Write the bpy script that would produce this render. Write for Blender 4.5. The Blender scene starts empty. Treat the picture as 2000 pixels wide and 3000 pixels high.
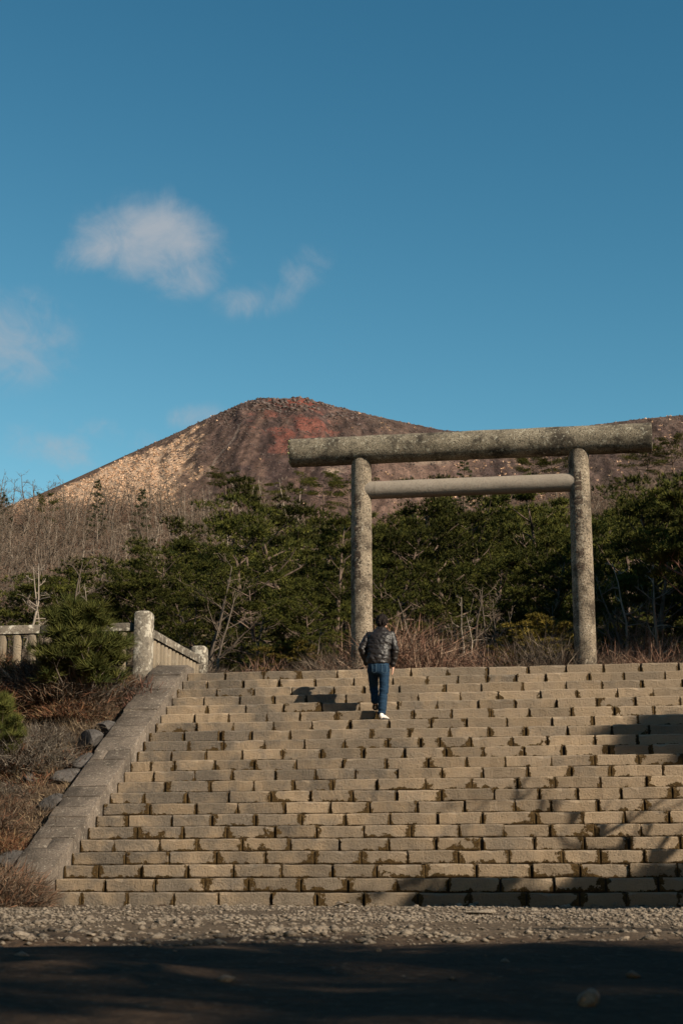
import bpy, math, random
import numpy as np
from mathutils import Vector, Matrix

scene = bpy.context.scene
COL = scene.collection
R0 = random.Random(7)
RS = np.random.RandomState(11)

# ------------------------------------------------------------------ camera
F_PX, PITCH, CAM_H = 4700.0, 0.23221, 0.18        # in pixels of the 2000 x 3000 photograph
CP, SP = math.cos(PITCH), math.sin(PITCH)
cam_d = bpy.data.cameras.new('camera')
cam = bpy.data.objects.new('camera', cam_d); COL.objects.link(cam)
cam_d.sensor_fit = 'VERTICAL'; cam_d.sensor_height = 36.0; cam_d.sensor_width = 24.0
cam_d.lens = 36.0 * F_PX / 3000.0
cam_d.clip_start = 0.05; cam_d.clip_end = 6000
cam_d.dof.use_dof = True; cam_d.dof.focus_distance = 24.0; cam_d.dof.aperture_fstop = 10.0
cam.location = (0, 0, CAM_H); cam.rotation_euler = (math.pi / 2 + PITCH, 0, 0)
scene.camera = cam

# ------------------------------------------------------------------ sun, sky, exposure
SUN_EL, SUN_AZ = math.radians(31.0), math.atan2(0.770, -0.638)     # azimuth clockwise from +Y
SUN = Vector((math.sin(SUN_AZ) * math.cos(SUN_EL), math.cos(SUN_AZ) * math.cos(SUN_EL), math.sin(SUN_EL)))
sl = bpy.data.lights.new('sun', 'SUN'); sl.energy = 5.0; sl.angle = math.radians(0.5); sl.color = (1.0, 0.87, 0.69)
so = bpy.data.objects.new('sun', sl); COL.objects.link(so)
so.rotation_euler = SUN.to_track_quat('Z', 'Y').to_euler(); so.location = (20, -20, 30)

scene.view_settings.view_transform = 'Standard'; scene.view_settings.look = 'None'
scene.view_settings.exposure = 0.72; scene.view_settings.gamma = 1.0
scene.view_settings.use_curve_mapping = False
scene.cycles.max_bounces = 6; scene.cycles.diffuse_bounces = 3; scene.cycles.glossy_bounces = 2


class NT:
    """small helper round a node tree"""
    def __init__(s, tree): s.t = tree; s.n = tree.nodes; s.l = tree.links; s.n.clear()
    def new(s, kind, **kw):
        n = s.n.new(kind)
        for k, v in kw.items(): setattr(n, k, v)
        return n
    def put(s, sock, v):
        if v is None: return
        if isinstance(v, bpy.types.NodeSocket): s.l.new(v, sock)
        else:
            if hasattr(sock.default_value, '__len__') and not hasattr(v, '__len__'): v = (v,) * len(sock.default_value)
            if hasattr(v, '__len__') and hasattr(sock.default_value, '__len__') and len(sock.default_value) == 4 and len(v) == 3: v = (*v, 1)
            sock.default_value = v
    def math(s, op, a, b=None, c=None, clamp=False):
        n = s.new('ShaderNodeMath', operation=op, use_clamp=clamp)
        for i, v in enumerate((a, b, c)): s.put(n.inputs[i], v)
        return n.outputs[0]
    def vmath(s, op, a, b=None):
        n = s.new('ShaderNodeVectorMath', operation=op); s.put(n.inputs[0], a); s.put(n.inputs[1], b)
        return n.outputs['Value'] if op in ('LENGTH', 'DOT_PRODUCT', 'DISTANCE') else n.outputs[0]
    def mix(s, f, a, b, blend='MIX'):
        n = s.new('ShaderNodeMix', data_type='RGBA', blend_type=blend)
        s.put(n.inputs[0], f); s.put(n.inputs[6], a); s.put(n.inputs[7], b)
        return n.outputs[2]
    def noise(s, vec, scale, detail=3, rough=0.55, dist=0.0):
        n = s.new('ShaderNodeTexNoise'); s.put(n.inputs['Vector'], vec)
        n.inputs['Scale'].default_value = scale; n.inputs['Detail'].default_value = detail
        n.inputs['Roughness'].default_value = rough; n.inputs['Distortion'].default_value = dist
        return n.outputs[0]
    def voro(s, vec, scale, feature='F1', rnd=1.0):
        n = s.new('ShaderNodeTexVoronoi', feature=feature); s.put(n.inputs['Vector'], vec)
        n.inputs['Scale'].default_value = scale; n.inputs['Randomness'].default_value = rnd
        return n.outputs[0]
    def rng(s, v, a, b, c=0.0, d=1.0, smooth=True):
        n = s.new('ShaderNodeMapRange', interpolation_type='SMOOTHSTEP' if smooth else 'LINEAR')
        s.put(n.inputs[0], v)
        for i, q in enumerate((a, b, c, d)): s.put(n.inputs[i + 1], q)
        return n.outputs[0]
    def ramp(s, f, stops):
        n = s.new('ShaderNodeValToRGB'); s.put(n.inputs[0], f)
        e = n.color_ramp.elements
        while len(e) < len(stops): e.new(0.5)
        for q, (p, c) in zip(e, stops): q.position = p; q.color = (*c, 1)
        return n.outputs[0]
    def scale(s, vec, xyz, loc=(0, 0, 0)):
        n = s.new('ShaderNodeMapping'); s.put(n.inputs[0], vec); n.inputs['Scale'].default_value = xyz; n.inputs['Location'].default_value = loc
        return n.outputs[0]
    def bump(s, h, strength, dist, nrm=None):
        n = s.new('ShaderNodeBump'); n.inputs['Strength'].default_value = strength; n.inputs['Distance'].default_value = dist
        s.put(n.inputs['Height'], h)
        if nrm is not None: s.put(n.inputs['Normal'], nrm)
        return n.outputs[0]
    def out(s, col, rough=0.9, nrm=None, spec=0.25):
        p = s.new('ShaderNodeBsdfPrincipled'); s.put(p.inputs['Base Color'], col); s.put(p.inputs['Roughness'], rough)
        p.inputs['Specular IOR Level'].default_value = spec
        if nrm is not None: s.put(p.inputs['Normal'], nrm)
        o = s.new('ShaderNodeOutputMaterial'); s.l.new(p.outputs[0], o.inputs[0])
        return p
    def pos(s): return s.new('ShaderNodeNewGeometry').outputs['Position']
    def objco(s): return s.new('ShaderNodeTexCoord').outputs['Object']
    def info(s, k): return s.new('ShaderNodeObjectInfo').outputs[k]
    def attr(s, name, k='Fac'): return s.new('ShaderNodeAttribute', attribute_name=name).outputs[k]


def material(name):
    m = bpy.data.materials.new(name); m.use_nodes = True
    return m, NT(m.node_tree)


def ray_dir(px, py):
    v = (1500 - py) / F_PX; u = (px - 1000) / F_PX
    return Vector((u, CP - SP * v, SP + CP * v)).normalized()


def at(px, py, Y):
    """point of the place seen at photograph pixel (px, py) at the distance Y"""
    d = ray_dir(px, py)
    return Vector((d.x * Y / d.y, Y, CAM_H + d.z * Y / d.y))


def x_at(px, Y, z):
    return (px - 1000) / F_PX * (Y * CP + (z - CAM_H) * SP)


world = bpy.data.worlds.new('World'); scene.world = world; world.use_nodes = True
w = NT(world.node_tree)
sky = w.new('ShaderNodeTexSky', sky_type='NISHITA'); sky.sun_disc = False
sky.sun_elevation = SUN_EL; sky.sun_rotation = SUN_AZ
sky.altitude = 900; sky.air_density = 1.0; sky.dust_density = 0.0; sky.ozone_density = 3.0
sc3 = w.new('ShaderNodeSeparateColor'); w.l.new(sky.outputs[0], sc3.inputs[0]); cc3 = w.new('ShaderNodeCombineColor')
for k_, (gm_, tn_) in enumerate(((1.9, 0.60), (1.38, 1.00), (1.22, 0.86))):      # a deeper, more teal blue, as the film shows the sky
    w.l.new(w.math('MULTIPLY', w.math('POWER', sc3.outputs[k_], gm_), tn_), cc3.inputs[k_])
skyc = cc3.outputs[0]
dirv = w.new('ShaderNodeTexCoord').outputs['Generated']
# clouds: soft patches fixed by their direction, (pixel, half sizes in px, tilt, strength)
den = None
n1 = w.noise(dirv, 13.0, 6, 0.60, 0.4); n2 = w.noise(dirv, 34.0, 6, 0.62, 0.8)
nn = w.math('ADD', w.math('MULTIPLY', n1, 0.62), w.math('MULTIPLY', n2, 0.38))
for px, py, hw, hh, tilt, st in [(455, 690, 270, 150, 0.05, 1.0), (310, 730, 230, 80, 0.22, 0.75), (560, 790, 190, 110, 0.3, 0.5), (760, 870, 170, 85, 0.15, 0.5), (880, 800, 130, 90, 0.5, 0.42),
                                 (20, 990, 260, 190, -0.15, 0.66), (190, 1320, 260, 90, -0.15, 0.55), (330, 1280, 260, 80, -0.3, 0.42), (560, 1230, 130, 70, 0.1, 0.42)]:
    d = ray_dir(px, py)
    r = Vector((1, 0, 0)); r = (r - d * r.dot(d)).normalized(); u = r.cross(d).normalized()
    r2 = r * math.cos(tilt) + u * math.sin(tilt); u2 = -r * math.sin(tilt) + u * math.cos(tilt)
    a = w.math('DIVIDE', w.vmath('DOT_PRODUCT', dirv, tuple(r2)), hw / F_PX)
    b = w.math('DIVIDE', w.vmath('DOT_PRODUCT', dirv, tuple(u2)), hh / F_PX)
    q = w.math('SQRT', w.math('ADD', w.math('MULTIPLY', a, a), w.math('MULTIPLY', b, b)))
    q = w.math('MULTIPLY', w.rng(q, 1.25, 0.0), st)
    q = w.math('MULTIPLY', q, w.math('GREATER_THAN', w.vmath('DOT_PRODUCT', dirv, tuple(d)), 0.5))
    den = q if den is None else w.math('MAXIMUM', den, q)
cl = w.rng(w.math('ADD', w.math('MULTIPLY', w.math('SUBTRACT', nn, 0.5), 2.7), w.math('MULTIPLY', den, 1.05)), 0.10, 1.25, 0.0, 0.88)
cl = w.math('MULTIPLY', cl, w.rng(den, 0.02, 0.3))
CLOUD = (4.4, 4.75, 5.2)
skyc = w.mix(cl, skyc, CLOUD)
bg = w.new('ShaderNodeBackground'); w.l.new(skyc, bg.inputs[0]); bg.inputs[1].default_value = 0.057
wo = w.new('ShaderNodeOutputWorld'); w.l.new(bg.outputs[0], wo.inputs[0])

# ------------------------------------------------------------------ helpers: noise and meshes
def _hash(i, j, k, seed):
    h = (i * 374761393 + j * 668265263 + k * 2147483647 + seed * 974634777) & 0xffffffff
    h = ((h ^ (h >> 13)) * 1274126177) & 0xffffffff
    return ((h ^ (h >> 16)) & 0xffffff) / float(0xffffff)


def vnoise(x, y, seed=0):
    x = np.asarray(x, float); y = np.asarray(y, float)
    i = np.floor(x).astype(np.int64); j = np.floor(y).astype(np.int64)
    fx = x - i; fy = y - j; fx = fx * fx * (3 - 2 * fx); fy = fy * fy * (3 - 2 * fy)
    k = np.zeros_like(i)
    a = _hash(i, j, k, seed); b = _hash(i + 1, j, k, seed); c = _hash(i, j + 1, k, seed); d = _hash(i + 1, j + 1, k, seed)
    return (a * (1 - fx) + b * fx) * (1 - fy) + (c * (1 - fx) + d * fx) * fy - 0.5


def fbm(x, y, seed=0, octv=4, gain=0.5):
    s = 0; a = 1.0
    for o in range(octv):
        s = s + a * vnoise(x * 2 ** o + 17.3 * o, y * 2 ** o - 9.1 * o, seed + o); a *= gain
    return s


def sstep(x, a, b):
    t = np.clip((np.asarray(x, float) - a) / (b - a), 0, 1)
    return t * t * (3 - 2 * t)


class Acc:
    """collects vertices, faces and colours; build() links them as ONE mesh object"""
    def __init__(s): s.v = []; s.f = []; s.c = []; s.n = 0
    def add(s, v, f, col=(1, 1, 1)):
        v = np.asarray(v, float).reshape(-1, 3); f = np.asarray(f, np.int64)
        c = np.asarray(col, float)
        if c.ndim == 1: c = np.tile(c, (len(v), 1))
        if f.ndim == 2 and f.shape[1] == 4: f = np.concatenate([f[:, [0, 1, 2]], f[:, [0, 2, 3]]])
        s.v.append(v); s.f.append(f + s.n); s.c.append(c); s.n += len(v)
    def blades(s, P, Dv, L, W, col):
        """one thin triangle per blade"""
        n = len(P); rv = RS.normal(size=(n, 3)); side = np.cross(Dv, rv); side /= np.linalg.norm(side, axis=1, keepdims=True) + 1e-9
        L = np.broadcast_to(L, n)[:, None]; W = np.broadcast_to(W, n)[:, None]
        v = np.stack([P - side * W / 2, P + side * W / 2, P + Dv * L], 1).reshape(-1, 3)
        f = np.arange(3 * n).reshape(n, 3)
        c = np.asarray(col, float); c = np.tile(c, (n, 1)) if c.ndim == 1 else c
        s.add(v, f, np.repeat(c, 3, 0))
    def tube(s, pts, rad, sides=5, col=(1, 1, 1), cap=True):
        pts = np.asarray(pts, float); m = len(pts); rad = np.broadcast_to(np.asarray(rad, float), m)
        t = np.gradient(pts, axis=0); t /= np.linalg.norm(t, axis=1, keepdims=True) + 1e-9
        mean = pts[-1] - pts[0]; ref = np.array([1., 0, 0]) if abs(mean[0]) < 0.8 * np.linalg.norm(mean) else np.array([0, 1., 0])
        a = np.cross(t, ref); a /= np.linalg.norm(a, axis=1, keepdims=True) + 1e-9; b = np.cross(t, a)
        ang = np.arange(sides) * 2 * math.pi / sides
        ring = a[:, None, :] * np.cos(ang)[None, :, None] + b[:, None, :] * np.sin(ang)[None, :, None]
        v = (pts[:, None, :] + ring * rad[:, None, None]).reshape(-1, 3)
        i = np.arange(m - 1)[:, None] * sides; j = np.arange(sides)[None, :]; jn = (j + 1) % sides
        q = np.stack([i + j, i + jn, i + sides + jn, i + sides + j], -1).reshape(-1, 4)
        f = np.concatenate([q[:, [0, 2, 1]], q[:, [0, 3, 2]]])
        if cap:
            v = np.concatenate([v, pts[[0, -1]]]); k = m * sides
            j = np.arange(sides); jn = (j + 1) % sides
            f = np.concatenate([f, np.stack([np.full(sides, k), j, jn], 1), np.stack([np.full(sides, k + 1), (m - 1) * sides + jn, (m - 1) * sides + j], 1)])
        s.add(v, f, col)
    def box(s, x0, x1, y0, y1, z0, z1, col=(1, 1, 1)):
        v = [(x, y, z) for z in (z0, z1) for y in (y0, y1) for x in (x0, x1)]
        s.add(v, [(0, 2, 3, 1), (4, 5, 7, 6), (0, 1, 5, 4), (2, 6, 7, 3), (0, 4, 6, 2), (1, 3, 7, 5)], col)
    def mesh(s, name, smooth=False):
        me = bpy.data.meshes.new(name)
        v = np.concatenate(s.v); f = np.concatenate(s.f); c = np.concatenate(s.c)
        me.vertices.add(len(v)); me.vertices.foreach_set('co', v.ravel().astype(np.float32))
        me.loops.add(len(f) * 3); me.loops.foreach_set('vertex_index', f.ravel().astype(np.int32))
        me.polygons.add(len(f)); me.polygons.foreach_set('loop_start', np.arange(0, len(f) * 3, 3, dtype=np.int32))
        if smooth: me.polygons.foreach_set('use_smooth', np.ones(len(f), dtype=bool))
        a = me.color_attributes.new('Col', 'FLOAT_COLOR', 'POINT')
        a.data.foreach_set('color', np.concatenate([c, np.ones((len(c), 1))], 1).ravel().astype(np.float32))
        me.update(calc_edges=True); me.validate()
        return me
    def build(s, name, mat, parent=None, smooth=False):
        me = s.mesh(name, smooth); me.materials.append(mat)
        return link(name, me, parent)


def link(name, data, parent=None, loc=None):
    o = bpy.data.objects.new(name, data); COL.objects.link(o)
    if parent is not None: o.parent = parent
    if loc is not None: o.location = loc
    return o


def tag(o, label=None, cat=None, group=None, kind=None):
    for k, v in (('label', label), ('category', cat), ('group', group), ('kind', kind)):
        if v: o[k] = v
    return o


def thing(name, label, cat, loc=(0, 0, 0), rz=0.0, group=None):
    o = bpy.data.objects.new(name, None); COL.objects.link(o); o.location = loc; o.rotation_euler = (0, 0, rz)
    o.empty_display_size = 0.2
    return tag(o, label, cat, group)


def copy_tree(root, loc, rz=0.0, sc=1.0, label=None, group=None):
    c = root.copy(); COL.objects.link(c); c.location = loc; c.rotation_euler = (0, 0, rz)
    c.scale = sc if hasattr(sc, '__len__') else (sc, sc, sc)
    if label: c['label'] = label
    if group: c['group'] = group
    for ch in root.children:
        d = ch.copy(); COL.objects.link(d); d.parent = c
        for g in ch.children:
            k = g.copy(); COL.objects.link(k); k.parent = d
    return c


def grid_mesh(name, X, Y, Z, col, mat, smooth=True):
    ny, nx = Z.shape
    v = np.stack([X, Y, Z], -1).reshape(-1, 3)
    i = np.arange(ny - 1)[:, None] * nx + np.arange(nx - 1)[None, :]
    q = np.stack([i, i + 1, i + nx + 1, i + nx], -1).reshape(-1, 4)
    a = Acc(); a.add(v, q, col.reshape(-1, 3))
    return a.build(name, mat, smooth=smooth)


# ------------------------------------------------------------------ layout of the stairway
PSI = 0.164037
ST_R, ST_T, ST_D, N_ST = 0.175, 0.31889, 20.057, 22
S_L, S_R = -7.127, 8.2
ST_H = ST_R * N_ST
CO_W = 0.56
EX = Vector((math.cos(PSI), -math.sin(PSI), 0)); EY = Vector((math.sin(PSI), math.cos(PSI), 0))


def se(s, e, z=0.0):
    return EX * s + EY * e + Vector((0, 0, z))


def s_of(px, e, z):
    q = (px - 1000) / F_PX
    return (q * (e * math.cos(PSI) * CP + (z - CAM_H) * SP) - e * math.sin(PSI)) / (math.cos(PSI) + q * math.sin(PSI) * CP)


def ground_z(X, Y, detail=True):
    X = np.asarray(X, float); Y = np.asarray(Y, float)
    e = X * math.sin(PSI) + Y * math.cos(PSI); s = X * math.cos(PSI) - Y * math.sin(PSI)
    slope = ST_R / ST_T
    ramp = np.clip((e - ST_D + 0.1) * slope, 0, ST_H)
    inside = ((s > S_L - CO_W - 0.02) & (s < S_R + CO_W + 0.02)).astype(float)
    z = ramp + inside * np.where((e > ST_D - 0.05) & (e < 27.2), -0.40, 0)
    z = z - np.where(e > 27.2, 0.03, 0)
    if detail:
        emb = sstep(e, ST_D - 0.3, ST_D + 1.0) * (1 - inside)
        z = z + emb * (0.10 * fbm(X * 1.3, Y * 1.3, 5, 3) + 0.05 * (1 - sstep(e, 26, 28)))
        near = (1 - sstep(e, ST_D - 1.5, ST_D - 0.2))
        amp = 0.022 + 0.02 * sstep(np.hypot(X, Y), 15, 40)
        z = z + near * (amp * fbm(X * 0.9, Y * 0.9, 3, 4) + 0.010 * fbm(X * 6, Y * 6, 8, 2) * (1 - sstep(Y, 12, 18)) + 0.040 * fbm(X * 1.7, Y * 1.7, 12, 4, 0.6) * sstep(Y, 2.2, 3.2) * (1 - sstep(Y, 6.5, 9)))
    hy = np.maximum(Y - 34, 0)
    mm = 0.238 + 0.012 * sstep(X, 2, 34) - 0.013 * sstep(X, -8, 0) * (1 - sstep(X, 10, 22)) + 0.004 * vnoise(X / 19., Y * 0 + 2, 3)
    crest = 175 * mm
    t = np.clip((Y - 58) / (175 - 58), 0, 1)
    hill = 0.075 * np.minimum(hy, 24) + sstep(Y, 50, 70) * 0
    hill = hill + (crest - ST_H - 1.8) * (t ** 1.12)
    hill = hill - np.clip((Y - 185) / 200, 0, 1) * 14
    z = z + hill + sstep(Y, 34, 60) * 1.3 * fbm(X / 12., Y / 12., 21, 3)
    return z


def gz(x, y): return float(ground_z(np.array([x]), np.array([y]))[0])


# ------------------------------------------------------------------ materials
def blade_material(name, rough=0.8, var=0.25, spec=0.15):
    m, t = material(name)
    c = t.attr('Col', 'Color'); r = t.math('MULTIPLY', t.math('MULTIPLY_ADD', t.info('Random'), var, 1 - var / 2), 0.82)
    c = t.mix(1.0, c, t.new('ShaderNodeCombineColor').outputs[0], 'MULTIPLY') if False else t.vmath('SCALE', c)
    c.node.inputs['Scale'].default_value = 1.0; t.l.new(r, c.node.inputs['Scale'])
    t.out(c, rough, spec=spec)
    return m


M_NEEDLE = blade_material('pine_needles', 0.8, 0.8, 0.08)
M_TWIG = blade_material('dry_twigs', 0.85, 0.25)
M_GRASS = blade_material('dry_grass', 0.85, 0.2)


def bark(name, a, b, scale=7):
    m, t = material(name); p = t.objco()
    n = t.noise(t.scale(p, (1, 1, 0.35)), scale, 4, 0.65)
    c = t.ramp(n, [(0.3, a), (0.7, b)])
    t.out(c, 0.9, t.bump(n, 0.7, 0.03), 0.15)
    return m


M_BARK = bark('pine_bark', (0.045, 0.033, 0.026), (0.15, 0.105, 0.08))
M_PALE = bark('pale_bark', (0.12, 0.096, 0.074), (0.34, 0.28, 0.225), 3)
M_GREYBARK = bark('grey_bark', (0.045, 0.035, 0.027), (0.15, 0.118, 0.092), 5)


def m_ground():
    m, t = material('soil'); p = t.pos(); c = t.attr('Col', 'Color')
    n = t.noise(p, 5.0, 6, 0.68); f = t.noise(p, 45.0, 4, 0.7); v = t.voro(p, 30.0)
    c = t.mix(1.0, c, t.ramp(n, [(0.25, (0.48, 0.46, 0.44)), (0.75, (1.05, 1.02, 0.99))]), 'MULTIPLY')
    c = t.mix(t.rng(f, 0.56, 0.68, 0, 0.5), c, (0.17, 0.135, 0.10))
    h = t.math('ADD', t.math('MULTIPLY', f, 0.6), t.math('MULTIPLY', t.math('SUBTRACT', 1.0, v), 0.5))
    t.out(c, 0.95, t.bump(h, 0.9, 0.02), 0.15)
    return m


def m_block():
    m, t = material('stair_stone'); p = t.pos(); oc = t.info('Color')
    sep = t.new('ShaderNodeSeparateColor'); t.l.new(oc, sep.inputs[0])
    moss_amt, grey_amt, tone = sep.outputs[0], sep.outputs[1], sep.outputs[2]
    n = t.noise(p, 3.2, 5, 0.65); f = t.noise(p, 38, 4, 0.72); ff = t.noise(p, 110, 3, 0.7); big = t.noise(p, 1.1, 3, 0.5)
    c = t.ramp(n, [(0.25, (0.268, 0.200, 0.130)), (0.5, (0.345, 0.260, 0.172)), (0.8, (0.425, 0.325, 0.220))])
    c = t.mix(t.rng(f, 0.52, 0.72, 0, 0.6), c, (0.185, 0.136, 0.088)); c = t.mix(t.rng(ff, 0.58, 0.70, 0, 0.6), c, (0.10, 0.075, 0.05))
    # grey weathering in broad soft patches
    g = t.math('MULTIPLY', t.rng(t.math('ADD', t.math('MULTIPLY', n, 0.55), t.math('MULTIPLY', big, 0.45)), 0.35, 0.57), grey_amt)
    c = t.mix(g, c, t.ramp(f, [(0.3, (0.105, 0.088, 0.070)), (0.75, (0.205, 0.170, 0.132))]))
    # pale lichen flecks
    lv = t.voro(p, 14.0); c = t.mix(t.rng(t.math('ADD', lv, t.math('MULTIPLY', f, 0.25)), 0.20, 0.13, 0, 0.5), c, (0.36, 0.31, 0.22))
    k = t.math('MULTIPLY_ADD', tone, 0.38, 0.80)
    sc = t.new('ShaderNodeVectorMath', operation='SCALE'); t.l.new(c, sc.inputs[0]); t.l.new(k, sc.inputs['Scale']); c = sc.outputs[0]
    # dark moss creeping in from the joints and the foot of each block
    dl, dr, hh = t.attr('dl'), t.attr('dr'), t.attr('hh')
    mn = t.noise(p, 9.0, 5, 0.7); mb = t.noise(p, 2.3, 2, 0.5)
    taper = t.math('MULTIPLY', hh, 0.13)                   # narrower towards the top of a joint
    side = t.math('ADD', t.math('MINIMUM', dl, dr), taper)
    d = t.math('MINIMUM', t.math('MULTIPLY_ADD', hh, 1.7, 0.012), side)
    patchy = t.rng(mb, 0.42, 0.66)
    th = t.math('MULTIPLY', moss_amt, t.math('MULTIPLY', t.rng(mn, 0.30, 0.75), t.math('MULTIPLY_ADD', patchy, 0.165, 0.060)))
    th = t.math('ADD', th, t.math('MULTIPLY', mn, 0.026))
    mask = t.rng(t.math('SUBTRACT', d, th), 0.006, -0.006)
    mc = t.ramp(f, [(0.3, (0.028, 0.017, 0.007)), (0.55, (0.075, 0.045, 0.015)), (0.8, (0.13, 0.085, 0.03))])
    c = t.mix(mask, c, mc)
    pit = t.math('MINIMUM', t.rng(t.voro(p, 26), 0.0, 0.22), 1.0)
    h = t.math('ADD', t.math('ADD', t.math('MULTIPLY', f, 0.8), t.math('MULTIPLY', ff, 0.35)), t.math('ADD', t.math('MULTIPLY', pit, 0.22), t.math('MULTIPLY', mask, 0.25)))
    h = t.math('ADD', h, t.math('MULTIPLY', n, 0.5))
    t.out(c, 0.92, t.bump(h, 1.0, 0.035), 0.2)
    return m


def m_stone(name, a, b, dark, darkamt=0.5, lichen=(0.5, 0.47, 0.40), lich=0.3, bs=0.8, scale=4.0, pits=0.0, ls=3.0, lt=0.60):
    a, b, dark, lichen = [tuple(0.76 * v_ for v_ in q_) for q_ in (a, b, dark, lichen)]
    m, t = material(name); p = t.pos()
    n = t.noise(p, scale, 5, 0.65); f = t.noise(p, scale * 9, 4, 0.7); big = t.noise(p, scale * 0.35, 3, 0.6)
    c = t.ramp(n, [(0.3, a), (0.7, b)])
    c = t.mix(t.math('MULTIPLY', t.rng(t.math('ADD', t.math('MULTIPLY', n, 0.5), t.math('MULTIPLY', big, 0.5)), 0.44, 0.62), darkamt), c, dark)
    c = t.mix(t.rng(f, 0.48, 0.62, 0, 0.8 if pits else 0.6), c, dark)
    lv = t.noise(p, scale * ls, 5, 0.72)
    c = t.mix(t.math('MULTIPLY', t.rng(lv, lt - 0.03, lt + 0.04), lich), c, lichen)
    pv = t.voro(p, scale * 4.6); pm = t.rng(t.math('ADD', pv, t.math('MULTIPLY', big, 0.22)), 0.36, 0.26)
    if pits: c = t.mix(t.math('MULTIPLY', pm, pits), c, (0.03, 0.025, 0.02))
    r = t.math('MULTIPLY_ADD', t.info('Random'), 0.3, 0.85)
    sc = t.new('ShaderNodeVectorMath', operation='SCALE'); t.l.new(c, sc.inputs[0]); t.l.new(r, sc.inputs['Scale'])
    h = t.math('ADD', t.math('MULTIPLY', f, 0.7), t.math('MULTIPLY', n, 0.5))
    h = t.math('SUBTRACT', h, t.math('MULTIPLY', pm, 0.8 * (1 if pits else 0)))
    t.out(sc.outputs[0], 0.92, t.bump(h, bs, 0.03), 0.2)
    return m


M_SOIL, M_BLOCK = m_ground(), m_block()
M_COPING = m_stone('coping_stone_grey', (0.140, 0.112, 0.088), (0.240, 0.195, 0.155), (0.060, 0.049, 0.039), 0.8, (0.42, 0.37, 0.30), 0.75, 1.0, 4.0, 0, 5.0, 0.61)
M_RAIL = m_stone('fence_stone', (0.125, 0.105, 0.080), (0.22, 0.185, 0.145), (0.07, 0.06, 0.048), 0.8, (0.50, 0.46, 0.38), 0.8, 0.8, 3.0, 0, 3.0, 0.57)
M_POST = m_stone('post_stone', (0.20, 0.17, 0.135), (0.34, 0.295, 0.23), (0.085, 0.072, 0.058), 0.9, (0.55, 0.50, 0.41), 0.8, 0.8, 2.4, 0, 2.4, 0.54)
M_BALUS = m_stone('baluster_stone', (0.20, 0.158, 0.108), (0.29, 0.232, 0.165), (0.2, 0.165, 0.125), 0.4, (0.5, 0.46, 0.38), 0.2)
M_PILLAR = m_stone('pillar_concrete', (0.25, 0.198, 0.143), (0.50, 0.41, 0.300), (0.060, 0.046, 0.034), 0.95, (0.56, 0.50, 0.40), 0.55, 1.0, 4.6, 0.9, 3.0, 0.60)
M_BEAM = m_stone('beam_concrete', (0.185, 0.152, 0.108), (0.46, 0.39, 0.280), (0.046, 0.037, 0.028), 0.95, (0.54, 0.50, 0.39), 0.6, 1.0, 5.2, 0.95, 2.6, 0.59)
M_TIE = m_stone('tie_concrete', (0.27, 0.225, 0.18), (0.33, 0.28, 0.225), (0.19, 0.158, 0.125), 0.5, (0.42, 0.38, 0.31), 0.15, 0.35, 3.0)
M_ROCK = m_stone('dark_rock', (0.075, 0.066, 0.06), (0.16, 0.145, 0.135), (0.05, 0.044, 0.04), 0.5, (0.3, 0.28, 0.25), 0.2, 1.0, 3.0)
M_GRAVEL = m_stone('gravel_stone', (0.24, 0.195, 0.15), (0.46, 0.385, 0.30), (0.13, 0.10, 0.075), 0.7, (0.5, 0.46, 0.40), 0.2, 0.8, 9.0)
mm_, tt_ = material('dark_earth'); tt_.out((0.035, 0.025, 0.016), 0.95); M_EARTH = mm_

# ------------------------------------------------------------------ ground sheet
gx = np.concatenate([-np.geomspace(9, 460, 46)[::-1], np.arange(-8.8, 8.9, 0.2), np.geomspace(9, 460, 46)])
gy = np.concatenate([-np.geomspace(0.5, 90, 26)[::-1], np.arange(0, 30, 0.16), np.geomspace(30, 640, 90)])
GX, GY = np.meshgrid(gx, gy)
GZ = ground_z(GX, GY)
e_ = GX * math.sin(PSI) + GY * math.cos(PSI)
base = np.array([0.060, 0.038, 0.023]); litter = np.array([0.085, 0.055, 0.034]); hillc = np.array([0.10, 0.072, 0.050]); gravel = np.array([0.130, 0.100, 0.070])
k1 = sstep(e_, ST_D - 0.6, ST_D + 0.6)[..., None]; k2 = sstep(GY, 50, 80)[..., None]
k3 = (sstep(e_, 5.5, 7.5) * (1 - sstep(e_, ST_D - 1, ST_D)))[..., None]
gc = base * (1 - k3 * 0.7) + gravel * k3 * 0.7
gc = gc * (1 - k1) + litter * k1; gc = gc * (1 - k2) + hillc * k2
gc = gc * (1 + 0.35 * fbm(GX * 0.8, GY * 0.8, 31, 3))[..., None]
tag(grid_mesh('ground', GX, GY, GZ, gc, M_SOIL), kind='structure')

# ------------------------------------------------------------------ mountain
MY = 800.0
prof_px = np.array([(-2200, 1830), (-700, 1650), (0, 1500), (60, 1480), (127, 1452), (255, 1393), (383, 1333), (510, 1276), (612, 1227), (689, 1193), (730, 1178), (765, 1171), (842, 1170), (890, 1171), (930, 1180), (995, 1196), (1097, 1221),
                    (1199, 1243), (1290, 1262), (1420, 1272), (1560, 1268), (1700, 1250), (1840, 1231), (1910, 1224), (2000, 1215), (2250, 1190), (2600, 1180), (3200, 1260), (4600, 1420)], float)
px_x = np.array([at(p, q, MY).x for p, q in prof_px]); px_z = np.array([at(p, q, MY).z for p, q in prof_px])


def ridge(x): return np.interp(x, px_x, px_z)


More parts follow.
